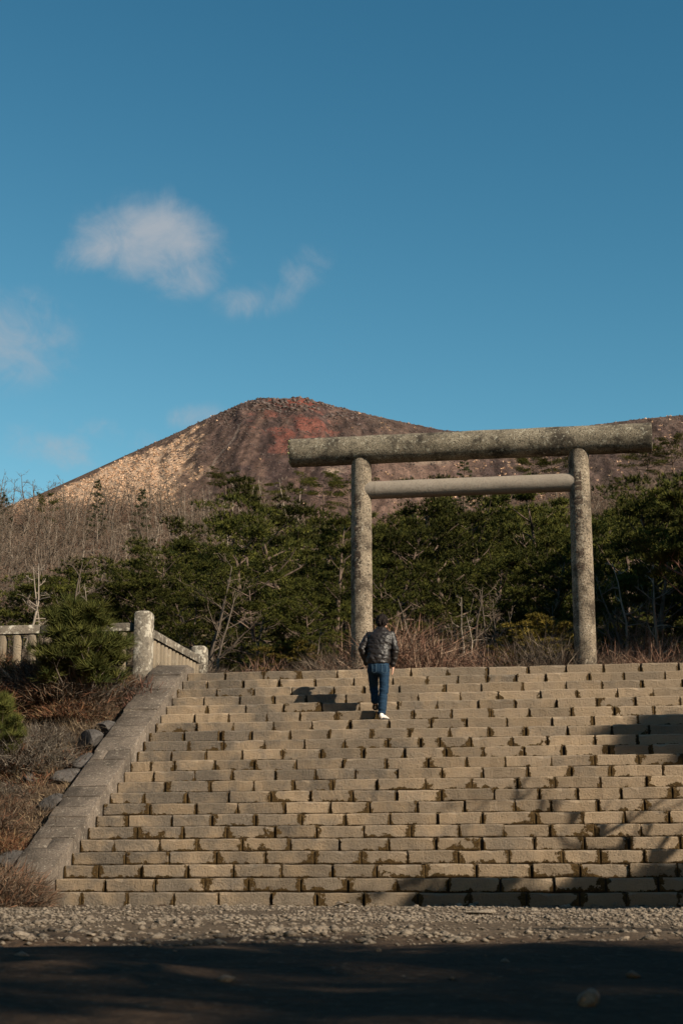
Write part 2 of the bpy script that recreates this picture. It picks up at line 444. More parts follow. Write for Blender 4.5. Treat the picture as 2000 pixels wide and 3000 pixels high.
mx = np.concatenate([np.linspace(-460, -190, 50)[:-1], np.linspace(-190, 190, 440), np.linspace(190, 520, 60)[1:]])
md = np.concatenate([np.linspace(-330, -190, 16)[:-1], np.linspace(-190, 0, 260), np.linspace(0, 150, 30)[1:]])
MX, MD = np.meshgrid(mx, md)
YR = MY - 0.10 * np.abs(MX + 25)                                     # the flanks swing a little towards us
MZ = ridge(MX + 0 * MD) * (YR / MY)
down = np.where(MD < 0, -MD * 0.62, MD * 0.5)
soft = 3.0
MZ = MZ - (np.sqrt(down ** 2 + soft ** 2) - soft)
# relief: scree furrows running downhill, boulders on the summit
fur = fbm((MX + 25 + 0.12 * MD) / 7.0, MD / 60.0, 41, 4)
rel = sstep(-MD, 2, 25) * (2.6 * fur + 0.9 * fbm(MX / 3.0, MD / 5.0, 44, 3))
pk = np.exp(-((MX + 25) / 26.0) ** 2)
MZ = MZ + rel * (1 - 0.45 * sstep(-MX, 60, 110)) + pk * np.exp(-(MD / 40) ** 2) * 1.5 * np.maximum(fbm(MX / 3.5, MD / 3.5, 47, 3), -0.2)
# the left ridge of the right hand mass lies behind
u_ = MX; v_ = -MD
yy_ = YR + MD; dd_ = yy_ * CP + (MZ - CAM_H) * SP                    # bearings of each spot of the slope as surveyed from the steps
bu = (1000 + F_PX * MX / dd_) / (2000 / 1568.); bv = (1500 - F_PX * ((MZ - CAM_H) * CP - yy_ * SP) / dd_) / (2000 / 1568.)
scree = np.array([0.066, 0.043, 0.038]); scree2 = np.array([0.108, 0.068, 0.054]); red = np.array([0.205, 0.068, 0.050]); pink = np.array([0.24, 0.145, 0.11])
tan = np.array([0.62, 0.42, 0.285]); brown = np.array([0.14, 0.092, 0.068])
q = fbm(u_ / 9., v_ / 16., 51, 5, 0.6); q2 = fbm(u_ / 2.2, v_ / 4., 57, 4, 0.65); q3 = fbm(u_ / 4.0, v_ / 22., 61, 3)


def blend(a_, b_, m_): return a_ * (1 - m_[..., None]) + b_ * m_[..., None]


def blob(cx, cy, rx, ry, noise=0.9): return np.clip(1.25 - np.sqrt(((bu - cx) / rx) ** 2 + ((bv - cy) / ry) ** 2) + noise * q + 0.5 * q2, 0, 1)


mc = blend(scree + 0 * bu[..., None], scree2, np.clip(0.5 + 2.4 * q3 + q, 0, 1)) * ((1 + 0.75 * q2) * (1 + 0.9 * fbm((u_ + 25 + 0.12 * v_) / 2.6, v_ / 45., 63, 3)))[..., None]
edge_l = sstep(bu, 560, 380)                                             # browner towards the left flank
mc = blend(mc, brown * (1 + 0.6 * q2)[..., None], 0.7 * edge_l)
mc = blend(mc, red * (1 + 0.5 * q2)[..., None], 0.7 * blob(690, 965, 60, 32, 2.0)); mc = blend(mc, red * 0.9 * (1 + 0.5 * q2)[..., None], 0.5 * blob(645, 1008, 28, 50, 2.0)); mc = blend(mc, red * (1 + 0.5 * q2)[..., None], 0.9 * blob(665, 922, 55, 9, 1.8))
mc = blend(mc, pink * (1 + 0.6 * q2)[..., None], 0.75 * sstep(bu, 800, 900) * sstep(bu, 1120, 1000) * sstep(bv, 985, 1040) * np.clip(0.8 + q, 0, 1))
mc = blend(mc, np.array([0.36, 0.27, 0.205]) + 0 * mc, 0.85 * blob(985, 1060, 52, 10, 0.5)); mc = blend(mc, np.array([0.36, 0.27, 0.205]) + 0 * mc, 0.8 * blob(768, 1082, 26, 12, 0.5))
rp = sstep(bu, 740, 900) * np.clip(0.6 + q, 0, 1); mc = blend(mc, np.array([0.125, 0.089, 0.071]) * (1 + 0.6 * q2)[..., None], 0.6 * rp)
# straw-coloured grass: solid on the lower left flank, breaking up uphill and to the right
ridge_v = np.interp(bu, [100, 200, 300, 400, 480, 540], [1140, 1092, 1045, 1000, 962, 935]); under = bv - ridge_v
line = np.interp(bv, [960, 1000, 1040, 1080, 1110, 1140], [455, 470, 480, 440, 425, 415])        # right limit
gl = sstep((line - bu) / 70.0 + 0.9 * q, -0.25, 0.55) * sstep(under + 10 * q, 2, 9)
solid = sstep((bv - 1035) / 30. + (350 - bu) / 90.0 + 1.0 * q, -0.4, 0.9)
patch = np.clip(sstep(1.2 * q2 + 0.9 * q + 0.06, -0.10, 0.24), 0, 1)
gm = gl * np.maximum(patch, solid)
mc = blend(mc, brown * (1 + 0.6 * q2)[..., None], 0.6 * gl)
mc = blend(mc, tan * (1 + 0.22 * q2)[..., None], 0.92 * gm)
for pl in ([(708, 0)], ):
    pass
pth = np.abs(bu - np.interp(bv, [965, 985, 1010, 1035, 1060, 1090, 1108], [552, 548, 536, 512, 492, 478, 484])) < 2.2
mc = np.where((pth & (bv > 972) & (bv < 1108))[..., None], mc * 0.45 + np.array([0.27, 0.21, 0.175]) * 0.55, mc)
mm_, tt_ = material('mountain_scree'); p_ = tt_.pos()
n_ = tt_.noise(p_, 0.9, 5, 0.7); c_ = tt_.mix(1.0, tt_.attr('Col', 'Color'), tt_.ramp(n_, [(0.3, (0.48, 0.48, 0.48)), (0.7, (1.12, 1.12, 1.12))]), 'MULTIPLY')
tt_.out(c_, 0.95, tt_.bump(n_, 1.0, 1.2), 0.1)
tag(grid_mesh('mountain', MX, YR + MD, MZ, np.clip(mc, 0.01, 1), mm_, smooth=True), kind='structure')


def mountain_at(x, v):
    """index lookup on the mountain sheet, v metres downhill from the ridge"""
    i = np.clip(np.searchsorted(mx, x), 0, len(mx) - 1); j = np.clip(np.searchsorted(md, -v), 0, len(md) - 1)
    return i, j


# tufts of dry grass and loose rocks on the mountain
a = Acc(); n = 15000
x = RS.uniform(-185, 175, n); v = RS.uniform(2, 180, n); i, j = mountain_at(x, v)
keep = (RS.uniform(size=n) < np.maximum(gm[j, i], (0.10 * sstep(bu[j, i], 780, 1000) + 0.30 * sstep(bu[j, i], 1020, 1090) * sstep(bv[j, i], 1030, 1050) * sstep(bu[j, i], 1380, 1300) + 0.012) * (q2[j, i] > -0.05)))
x, v, i, j = x[keep], v[keep], i[keep], j[keep]; n = len(x)
P0 = np.stack([x, YR[j, i] - v, MZ[j, i]], 1); P0[:, 1] = YR[j, i] + md[j]; P0[:, 0] = mx[i]; P0[:, :2] += RS.uniform(-0.35, 0.35, (n, 2))
for _ in range(9):
    D = RS.normal(size=(n, 3)) * np.array([0.8, 0.8, 0.35]) + np.array([0, -0.3, 0.75]); D /= np.linalg.norm(D, axis=1, keepdims=True)
    tone = RS.uniform(0.9, 1.08, (n, 1))
    a.blades(P0 + RS.uniform(-0.5, 0.5, (n, 3)) * np.array([1, 1, 0.1]), D, RS.uniform(0.5, 1.1, n), RS.uniform(0.35, 0.75, n), np.array([[0.62, 0.42, 0.285]]) * tone)
tag(a.build('mountain_grass', M_GRASS), kind='stuff')
a = Acc(); n = 5200
x = RS.uniform(-110, 175, n); v = np.abs(RS.normal(size=n)) * 75 + 1; i, j = mountain_at(x, v)
ico_v = np.array([(0, 0, 1), (1, 0, 0.2), (0.3, 0.95, -0.1), (-0.8, 0.6, 0.1), (-0.8, -0.6, -0.1), (0.3, -0.95, 0.2), (0, 0, -1)]); ico_f = np.array([(0, 1, 2), (0, 2, 3), (0, 3, 4), (0, 4, 5), (0, 5, 1), (6, 2, 1), (6, 3, 2), (6, 4, 3), (6, 5, 4), (6, 1, 5)])


def rocks(acc, P, S, col):
    n = len(P); m = len(ico_v)
    vv = ico_v[None] * RS.uniform(0.6, 1.15, (n, m, 1)) * S[:, None, None] * np.array([1, 1, 0.7]) if S.ndim == 1 else ico_v[None] * RS.uniform(0.6, 1.15, (n, m, 1)) * S[:, None, :]
    an = RS.uniform(0, 6.28, n); c, s_ = np.cos(an)[:, None], np.sin(an)[:, None]
    vv = np.stack([vv[..., 0] * c - vv[..., 1] * s_, vv[..., 0] * s_ + vv[..., 1] * c, vv[..., 2]], -1) + P[:, None, :]
    ff = ico_f[None] + (np.arange(n) * m)[:, None, None]
    acc.add(vv.reshape(-1, 3), ff.reshape(-1, 3), np.repeat(col, m, 0))


P0 = np.stack([mx[i] + RS.uniform(-.4, .4, n), (YR[j, i] + md[j]), MZ[j, i]], 1)
rocks(a, P0, RS.uniform(0.35, 0.75, n) * (1 + 1.4 * np.exp(-((x + 25) / 30) ** 2) * (v < 30)), np.array([[0.085, 0.066, 0.06]]) * RS.uniform(0.5, 1.6, (n, 1)))
tag(a.build('mountain_scree_rubble', M_GRASS), kind='stuff')

# ------------------------------------------------------------------ stone stairway
joints = {
    1: [239, 375, 509, 639, 792, 929, 1064, 1222, 1377, 1540, 1697, 1834, 1987], 2: [310, 455, 600, 730, 879, 1020, 1162, 1312, 1463, 1623, 1771, 1929],
    3: [288, 417, 549, 686, 824, 971, 1105, 1244, 1393, 1558, 1697, 1843, 1982], 4: [368, 495, 634, 777, 921, 1057, 1193, 1341, 1489, 1647, 1757, 1888],
    5: [335, 469, 580, 709, 849, 995, 1138, 1274, 1410, 1566, 1709, 1841, 1991], 6: [402, 538, 665, 806, 927, 1064, 1203, 1346, 1475, 1611, 1740, 1876],
    7: [375, 503, 620, 750, 883, 1012, 1141, 1281, 1413, 1568, 1707, 1828, 1958], 8: [437, 576, 696, 836, 966, 1083, 1220, 1361, 1508, 1611, 1750, 1887],
    9: [424, 547, 670, 793, 909, 1033, 1160, 1294, 1446, 1579, 1689, 1819, 1967], 10: [484, 618, 743, 861, 973, 1105, 1246, 1382, 1515, 1625, 1757, 1893],
    11: [451, 571, 681, 808, 926, 1040, 1165, 1293, 1413, 1546, 1673, 1790, 1939], 12: [442, 511, 629, 746, 867, 1003, 1130, 1255, 1366, 1479, 1614, 1740, 1869],
    13: [502, 605, 709, 828, 939, 1064, 1184, 1307, 1417, 1532, 1649, 1783, 1905], 14: [552, 654, 774, 892, 1009, 1134, 1232, 1287, 1377, 1500, 1604, 1740, 1867],
    15: [539, 645, 738, 849, 963, 1088, 1198, 1317, 1432, 1538, 1662, 1790, 1900], 16: [578, 683, 802, 912, 1026, 1141, 1260, 1366, 1484, 1616, 1738, 1867],
    17: [571, 672, 782, 878, 985, 1104, 1211, 1322, 1437, 1550, 1671, 1799, 1915], 18: [608, 719, 830, 943, 1052, 1164, 1280, 1400, 1508, 1630, 1746, 1860],
    19: [597, 702, 804, 897, 1014, 1120, 1225, 1347, 1460, 1583, 1689, 1807, 1911], 20: [634, 744, 855, 976, 1067, 1170, 1305, 1410, 1530, 1657, 1762, 1879],
    21: [607, 712, 817, 924, 1036, 1150, 1250, 1341, 1425, 1511, 1597, 1724, 1828, 1946], 22: [661, 772, 883, 987, 1102, 1203, 1310, 1427, 1547, 1657, 1768, 1874, 1987]}


def block_arrays(length, h, depth, rnd, chip):
    """front face on y=0 looking to -y, x along the step from 0, with worn edges; returns verts, quads, dl, dr, hh"""
    n = max(5, int(length / 0.16) + 3)
    xs = np.concatenate([[0, 0.014], np.linspace(0.014, length - 0.014, n)[1:-1], [length - 0.014, length]])
    m = len(xs); prof = []
    endin = np.array([0.008] + [0.0] * (m - 2) + [0.008])
    wob = np.array([rnd.uniform(-1, 1) for _ in range(m)]); wob2 = np.array([rnd.uniform(-1, 1) for _ in range(m)])
    top = h - 0.003 + 0.004 * wob - endin * 0.6
    notch = np.zeros(m)
    if rnd.random() < chip: notch[rnd.randrange(1, m - 1)] = rnd.uniform(0.01, 0.034)
    if rnd.random() < chip * 0.8: notch[1] = rnd.uniform(0.01, 0.03)
    if rnd.random() < chip * 0.8: notch[-2] = rnd.uniform(0.01, 0.03)
    y0 = endin + 0.005 * wob2
    rows = [(y0 + 0.012, np.zeros(m)), (y0, np.full(m, 0.02)), (y0 + 0.004 * wob, np.full(m, h * 0.55)), (y0, top - 0.016 - notch), (y0 + 0.006 + notch * 0.3, top - 0.004 - notch * 0.7), (y0 + 0.020 + notch, top), (np.full(m, depth), top)]
    V = np.concatenate([np.stack([xs, yy, zz], 1) for yy, zz in rows])
    k = len(rows); q = []
    for r_ in range(k - 1):
        for i_ in range(m - 1): q.append((r_ * m + i_, r_ * m + i_ + 1, (r_ + 1) * m + i_ + 1, (r_ + 1) * m + i_))
    # ends
    b = len(V); V = np.concatenate([V, [(0, depth, 0), (length, depth, 0)]])
    tri = []
    for r_ in range(k - 1):
        tri.append((b, r_ * m, (r_ + 1) * m)); tri.append((b + 1, (r_ + 1) * m + m - 1, r_ * m + m - 1))
    return V, q, tri, length


def block_mesh(name, length, h, depth, rnd, chip, buried=0.0):
    V, q, tri, L = block_arrays(length, h, depth, rnd, chip)
    me = bpy.data.meshes.new(name); me.from_pydata(V.tolist(), [], q + tri); me.update()
    for nm, val in (('dl', V[:, 0]), ('dr', L - V[:, 0]), ('hh', np.maximum(V[:, 2] - buried, 0))):
        at_ = me.attributes.new(nm, 'FLOAT', 'POINT'); at_.data.foreach_set('value', val.astype(np.float32))
    me.materials.append(M_BLOCK)
    return me


stairs = thing('stone_stairway', 'broad flight of weathered tan stone steps with mossy joints climbing to the gate', 'stairway', (0, 0, 0))
n_blocks = 0; extra = []
for k in range(1, N_ST + 1):
    e = ST_D + (k - 1) * ST_T; zc = k * ST_R - ST_R / 2
    ss = [S_L] + [s_of(p, e, zc) for p in joints[k]]
    s_edge = s_of(2010, e, zc)
    while ss[-1] < S_R - 0.7: ss.append(ss[-1] + R0.uniform(0.62, 0.86))
    ss.append(S_R)
    for i_ in range(len(ss) - 1):
        if ss[i_ + 1] - ss[i_] < 0.12: continue
        gap = R0.uniform(0.005, 0.015) if R0.random() < 0.75 else R0.uniform(0.018, 0.042); a0, a1 = ss[i_] + gap / 2, ss[i_ + 1] - gap / 2
        if i_ == 0: a0 = S_L + 0.012
        right = (ss[i_] - S_L) / (S_R - S_L); low = 1 - k / N_ST
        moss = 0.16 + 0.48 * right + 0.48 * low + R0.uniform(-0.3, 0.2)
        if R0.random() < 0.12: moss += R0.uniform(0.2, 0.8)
        grey = max(0.0, 1.0 - 1.45 * right) + (0.30 if R0.random() < 0.12 else 0.0) + R0.uniform(0, 0.15)
        yoff = R0.uniform(-0.016, 0.014); zoff = R0.uniform(-0.009, 0.003)
        h = ST_R - 0.004
        if k == 1: h += 0.10
        me_name = 'stone_block'
        me = block_mesh(me_name, a1 - a0, h, ST_T + 0.06, R0, 0.50, 0.10 if k == 1 else 0.0)
        p = se(a0, e + yoff, k * ST_R - ST_R + zoff - (0.10 if k == 1 else 0))
        if ss[i_] < s_edge:
            o = link('stone_block', me, stairs, p); n_blocks += 1
        else:
            extra.append((me, p, moss, grey)); continue
        o.rotation_euler = (0, R0.uniform(-0.008, 0.008), -PSI + R0.uniform(-0.010, 0.010))
        o.color = (max(0.12, moss), min(1, grey), R0.random(), 1)
# the flight goes on to the right of the picture: those blocks are one part
V_, F_, att = [], [], {'dl': [], 'dr': [], 'hh': []}; off = 0
rot = Matrix.Rotation(-PSI, 3, 'Z')
for me, p, moss, grey in extra:
    for vtx in me.vertices: V_.append(tuple(rot @ vtx.co + p))
    for pl in me.polygons: F_.append([q_ + off for q_ in pl.vertices])
    for nm in att:
        buf = np.zeros(len(me.vertices), np.float32); me.attributes[nm].data.foreach_get('value', buf); att[nm].append(buf)
    off += len(me.vertices)
me = bpy.data.meshes.new('stone_blocks'); me.from_pydata(V_, [], F_); me.update(); me.materials.append(M_BLOCK)
for nm in att:
    a_ = me.attributes.new(nm, 'FLOAT', 'POINT'); a_.data.foreach_set('value', np.concatenate(att[nm]))
o = link('stone_blocks', me, stairs); o['kind'] = 'stuff'; o.color = (0.9, 0.2, 0.5, 1)
# dark packed earth behind the joints
a = Acc()
for k in range(1, N_ST + 1):
    e = ST_D + (k - 1) * ST_T + 0.05
    p = [se(S_L, e, (k - 1) * ST_R - 0.1), se(S_R, e, (k - 1) * ST_R - 0.1), se(S_R, e, k * ST_R - 0.022), se(S_L, e, k * ST_R - 0.022), se(S_R, e + ST_T, k * ST_R - 0.022), se(S_L, e + ST_T, k * ST_R - 0.022)]
    a.add(p, [(0, 1, 2, 3), (3, 2, 4, 5)])
a.build('earth_bed', M_EARTH, stairs)

# ------------------------------------------------------------------ sloping side walls
def side_wall(s_in, s_out, name, label, joints_e, rnd, splits=()):
    root = thing(name, label, 'stair wall')
    slope = ST_R / ST_T
    lo = min(s_in, s_out)
    for idx in range(len(joints_e) - 1):
        e0, e1 = joints_e[idx] + 0.004, joints_e[idx + 1] - 0.004
        hz = rnd.uniform(-0.014, 0.014); js = rnd.uniform(-0.014, 0.014)
        cuts = [0.0, 1.0]
        if idx in splits: cuts = [0.0, rnd.uniform(0.3, 0.62), 1.0]
        for ci in range(len(cuts) - 1):
            f0, f1 = cuts[ci] + (0.006 if ci else 0), cuts[ci + 1] - (0.006 if ci + 2 < len(cuts) else 0)
            sa, sb = s_out + (s_in - s_out) * f0 + js * (ci == 0), s_out + (s_in - s_out) * f1
            if sa > sb: sa, sb = sb, sa
            a = Acc(); m = 4; rows = []
            for ee in np.linspace(e0, e1, m):
                zt = min((ee - ST_D) * slope + ST_R, ST_H) + 0.15 + hz; zb = max(min((ee - ST_D) * slope, ST_H) - 0.45, -0.3)
                c = 0.006 + rnd.uniform(0, 0.006); j = [rnd.uniform(-0.006, 0.006) for _ in range(3)]
                rows.append([se(sa, ee, zb), se(sa, ee, zt - c), se(sa + c, ee, zt + j[0]), se((sa + sb) / 2, ee, zt + j[1]), se(sb - c, ee, zt + j[2]), se(sb, ee, zt - c), se(sb, ee, zb)])
            V = [p for r_ in rows for p in r_]; w_ = 7; Q = []
            for r_ in range(m - 1):
                for c_ in range(w_ - 1): Q.append((r_ * w_ + c_, r_ * w_ + c_ + 1, (r_ + 1) * w_ + c_ + 1, (r_ + 1) * w_ + c_))
            Q = [(q_[0], q_[3], q_[2], q_[1]) for q_ in Q]
            a.add(V, Q)
            b = (m - 1) * w_
            a.add([V[i_] for i_ in range(w_)], [(0, 6, 5, 1), (1, 5, 4, 2), (2, 4, 3, 3)])
            a.add([V[b + i_] for i_ in range(w_)], [(0, 1, 5, 6), (1, 2, 4, 5), (2, 3, 4, 4)])
            o = a.build('coping_stone', M_COPING, root)
    return root


def e_of_pixel(py, s):
    """where along the slope the coping surface at side s shows at pixel row py"""
    lo, hi = ST_D - 1.0, 28.0
    for _ in range(40):
        e = (lo + hi) / 2; P = se(s, e, (e - ST_D) * ST_R / ST_T + ST_R + 0.15)
        d = P.y * CP + (P.z - CAM_H) * SP; y = 1500 - F_PX * ((P.z - CAM_H) * CP - P.y * SP) / d
        if y > py: lo = e
        else: hi = e
    return e


rows_px = [2519, 2485, 2453, 2421, 2391, 2362, 2333, 2305, 2277, 2223, 2198, 2160, 2128, 2101, 2079, 2057, 2037, 2017, 1993, 1977, 1956]
je = [ST_D - 0.12] + [e_of_pixel(p, S_L - CO_W / 2) for p in rows_px]
je = [v_ for i_, v_ in enumerate(je) if i_ == 0 or v_ > je[i_ - 1] + 0.08] + [27.25]
side_wall(S_L, S_L - CO_W, 'coping_wall', 'grey lichen-spotted sloping stone wall along the left edge of the steps', je, R0, (2, 10))
side_wall(S_R + CO_W, S_R, 'coping_wall', 'grey sloping stone wall along the right edge of the steps', list(np.arange(ST_D - 0.12, 27.3, 0.36)), R0)
p = se(S_L - 0.12, ST_D - 0.26, 0)
a = Acc(); V = []
for z, sx, sy in ((-0.1, 0.05, 0.06), (0.08, 0.058, 0.055), (0.20, 0.05, 0.045), (0.24, 0.03, 0.03)):
    for dx, dy in ((-1, -1), (1, -1), (1, 1), (-1, 1)): V.append(p + EX * dx * sx + EY * dy * sy + Vector((R0.uniform(-.015, .015), R0.uniform(-.015, .015), z)))
Q = [(r_ * 4 + i_, r_ * 4 + (i_ + 1) % 4, r_ * 4 + 4 + (i_ + 1) % 4, r_ * 4 + 4 + i_) for r_ in range(3) for i_ in range(4)] + [(12, 13, 14, 15)]
a.add(V, Q); tag(a.build('end_stone', M_COPING), 'small upright pale stone at the foot of the left side wall', 'stone')

# ------------------------------------------------------------------ stone fence on the terrace
def bevel_prism(x0, x1, y0, y1, z0, z1, b=0.012, dome=0.0, rnd=R0):
    a = Acc(); rings = []
    for z, ins in ((z0, 0), (z1 - b * 1.5 - dome, 0), (z1 - dome * 0.4, b * 1.6), (z1, b * 3 + dome * 0.6)):
        r_ = []
        for (cx, cy, sx, sy) in ((x0, y0, 1, 1), (x1, y0, -1, 1), (x1, y1, -1, -1), (x0, y1, 1, -1)):
            r_ += [(cx + sx * (ins + b), cy + sy * ins, z), (cx + sx * ins, cy + sy * (ins + b), z)] if sx * sy < 0 else [(cx + sx * ins, cy + sy * (ins + b), z), (cx + sx * (ins + b), cy + sy * ins, z)]
        rings.append(r_)
    V = [p for r_ in rings for p in r_]; n = 8
    Q = [(r_ * n + i_, r_ * n + (i_ + 1) % n, r_ * n + n + (i_ + 1) % n, r_ * n + n + i_) for r_ in range(len(rings) - 1) for i_ in range(n)]
    a.add(V, Q); b0 = (len(rings) - 1) * n
    a.add([V[b0 + i_] for i_ in range(n)], [(0, 1, 2, 3), (0, 3, 4, 7), (4, 5, 6, 7)])
    return a


TZ = ST_H - 0.05
Y1 = 27.6; p1 = at(421, 1960, Y1); P1 = Vector((x_at(421, Y1, 4.4), Y1, TZ))
Y2 = 31.4; P2 = Vector((x_at(584, Y2, 4.4), Y2, TZ))
z_post = at(421, 1791, Y1).z
fence = thing('stone_fence', 'weathered stone balustrade with a tall lichen-blotched corner post beside the top of the steps', 'stone fence')
fence_rot = Matrix.Rotation(-PSI, 4, 'Z')


def place(o, p, rz):
    o.location = p; o.rotation_euler = (0, 0, rz); return o


place(bevel_prism(-0.142, 0.142, -0.142, 0.142, -0.1, z_post - TZ, 0.014, 0.04).build('post', M_POST, fence), P1, -PSI)
place(bevel_prism(-0.142, 0.142, -0.142, 0.142, -0.1, z_post - TZ - 0.04, 0.014, 0.04).build('post', M_POST, fence), P2, -PSI)


def run(A, B, z_top, first, step, n, wdt, dep, rot):
    d = (B - A); L = d.length; ang = math.atan2(d.y, d.x); d.normalize()
    # rails in two or three lengths
    cuts = [0.19, L * 0.30, L * 0.66, L - 0.19] if L > 3 else [0.19, L * 0.5, L - 0.19]
    for i_ in range(len(cuts) - 1):
        o = bevel_prism(cuts[i_] + 0.004, cuts[i_ + 1] - 0.004, -0.085, 0.085, z_top - 0.150, z_top + R0.uniform(-0.006, 0.006), 0.012).build('rail', M_RAIL, fence)
        place(o, (A.x, A.y, 0), ang)
    proto = None
    for i_ in range(n):
        q = first + step * i_
        if q > L - 0.25: break
        if proto is None:
            proto = bevel_prism(-wdt / 2, wdt / 2, -dep / 2, dep / 2, TZ - 0.05 - TZ, z_top - 0.152 - TZ, 0.02).build('baluster', M_BALUS, fence); o = proto
        else:
            o = proto.copy(); COL.objects.link(o); o.parent = fence
        place(o, (A.x + d.x * q, A.y + d.y * q, TZ), ang)


run(P1, P2, 4.66, 0.30, 0.250, 15, 0.135, 0.13, 0)
A_far = P1 - EX * 6.2
d_left = A_far - P1
run(P1, A_far, 4.73, 0.36, 0.275, 21, 0.135, 0.16, 0)

# ------------------------------------------------------------------ torii gate
torii = thing('torii_gate', 'tall weathered concrete shrine gate of round pillars and beams at the top of the steps', 'torii gate')
TE = 31.2
TQ = TE / 28.5


def lathe(acc, axis_pts, radii, sides=40, seed=0, rough=0.006, disp=None):
    """round body along a polyline with slightly uneven skin"""
    pts = np.asarray(axis_pts, float); acc_n = len(pts)
    t = pts[-1] - pts[0]; t /= np.linalg.norm(t)
    ref = np.array([0, 0, 1.]) if abs(t[2]) < 0.7 else np.array([0, 1., 0])
    a_ = np.cross(ref, t); a_ /= np.linalg.norm(a_); b_ = np.cross(t, a_)
    ang = np.arange(sides) * 2 * math.pi / sides
    along = np.linalg.norm(pts - pts[0], axis=1)
    R = np.asarray(radii)[:, None] + rough * 2 * fbm(np.cos(ang)[None] * 2 + along[:, None] * 3.1, np.sin(ang)[None] * 2 + along[:, None] * 1.3, seed, 3)
    v = pts[:, None] + R[..., None] * (a_[None, None] * np.cos(ang)[None, :, None] + b_[None, None] * np.sin(ang)[None, :, None])
    i = np.arange(acc_n - 1)[:, None] * sides; j = np.arange(sides)[None]; jn = (j + 1) % sides
    q = np.stack([i + j, i + jn, i + sides + jn, i + sides + j], -1).reshape(-1, 4)
    acc.add(v.reshape(-1, 3), q)
    for e_ in (0, acc_n - 1):
        rr = v[e_]; c = pts[e_]
        tri = [(sides, k_, (k_ + 1) % sides) if e_ else (sides, (k_ + 1) % sides, k_) for k_ in range(sides)]
        acc.add(np.concatenate([rr, [c]]), tri)


sL, sR = s_of(1060, TE, ST_H), s_of(1718, TE, ST_H)
kz = at(900, 1316, se(-1, TE).y).z - 0.0
kasagi_r, nuki_r = 0.268 * TQ, 0.166 * TQ
z_kas = CAM_H + 8.00 * TQ; z_nuki = CAM_H + 7.22 * TQ
for s_, sd, ch in ((sL, 3, '昭和三十四年十月吉日'), (sR, 4, '日昌衆役職進組合')):
    a = Acc(); m = 60
    zz = np.linspace(ST_H - 0.3, z_kas - 0.05, m)
    lathe(a, [se(s_, TE, z) for z in zz], TQ * (0.200 - 0.014 * (zz - ST_H) / 4.8), 44, sd, 0.004)
    o = a.build('pillar', M_PILLAR, torii, True)
a = Acc(); s0, s1 = s_of(853, TE, z_kas), s_of(1908, TE, z_kas)
lathe(a, [se(v_, TE, z_kas) for v_ in np.concatenate([[s0, s0 + 0.012], np.linspace(s0 + 0.03, s1 - 0.03, 80), [s1 - 0.012, s1]])],
      np.concatenate([[kasagi_r - 0.014, kasagi_r - 0.004], np.full(80, kasagi_r), [kasagi_r - 0.004, kasagi_r - 0.014]]), 48, 9, 0.006)
o = a.build('top_beam', M_BEAM, torii, True)
# ragged mossy end of the beam
a = Acc()
n = 60; an = RS.uniform(0, 6.28, n); rr = kasagi_r * RS.uniform(0.75, 0.99, n)
P0 = np.array([list(se(s0 - 0.005, TE + rr[i_] * math.cos(an[i_]), z_kas + rr[i_] * math.sin(an[i_]))) for i_ in range(n)])
rocks(a, P0, RS.uniform(0.015, 0.045, n), np.tile(np.array([[0.30, 0.29, 0.14]]), (n, 1)) * RS.uniform(0.4, 1.5, (n, 1)))
o = a.build('lichen_crust', M_GRASS, torii); o['kind'] = 'stuff'
a = Acc(); lathe(a, [se(v_, TE, z_nuki) for v_ in np.linspace(sL + 0.30, sR - 0.04, 40)], np.full(40, nuki_r), 40, 12, 0.002)
a.build('tie_beam', M_TIE, torii, True)
a = Acc(); lathe(a, [se(v_, TE, z_nuki) for v_ in np.linspace(sL + 0.04, sL + 0.294, 8)], np.full(8, nuki_r + 0.001), 40, 13, 0.002)
a.build('tie_beam', M_TIE, torii, True)

# brown weathered characters down the left-hand faces of the pillars
mm_, t = material('faded_brown_paint'); p_ = t.pos(); nz = t.noise(p_, 30, 4, 0.7)
pr = t.new('ShaderNodeBsdfPrincipled'); t.put(pr.inputs['Base Color'], t.ramp(nz, [(0.3, (0.035, 0.022, 0.014)), (0.8, (0.09, 0.058, 0.038))])); pr.inputs['Roughness'].default_value = 0.9
tr = t.new('ShaderNodeBsdfTransparent'); mxs = t.new('ShaderNodeMixShader')
t.l.new(t.rng(t.noise(p_, 13, 5, 0.8), 0.50, 0.58), mxs.inputs[0]); t.l.new(pr.outputs[0], mxs.inputs[1]); t.l.new(tr.outputs[0], mxs.inputs[2])
o_ = t.new('ShaderNodeOutputMaterial'); t.l.new(mxs.outputs[0], o_.inputs[0]); M_PAINT = mm_


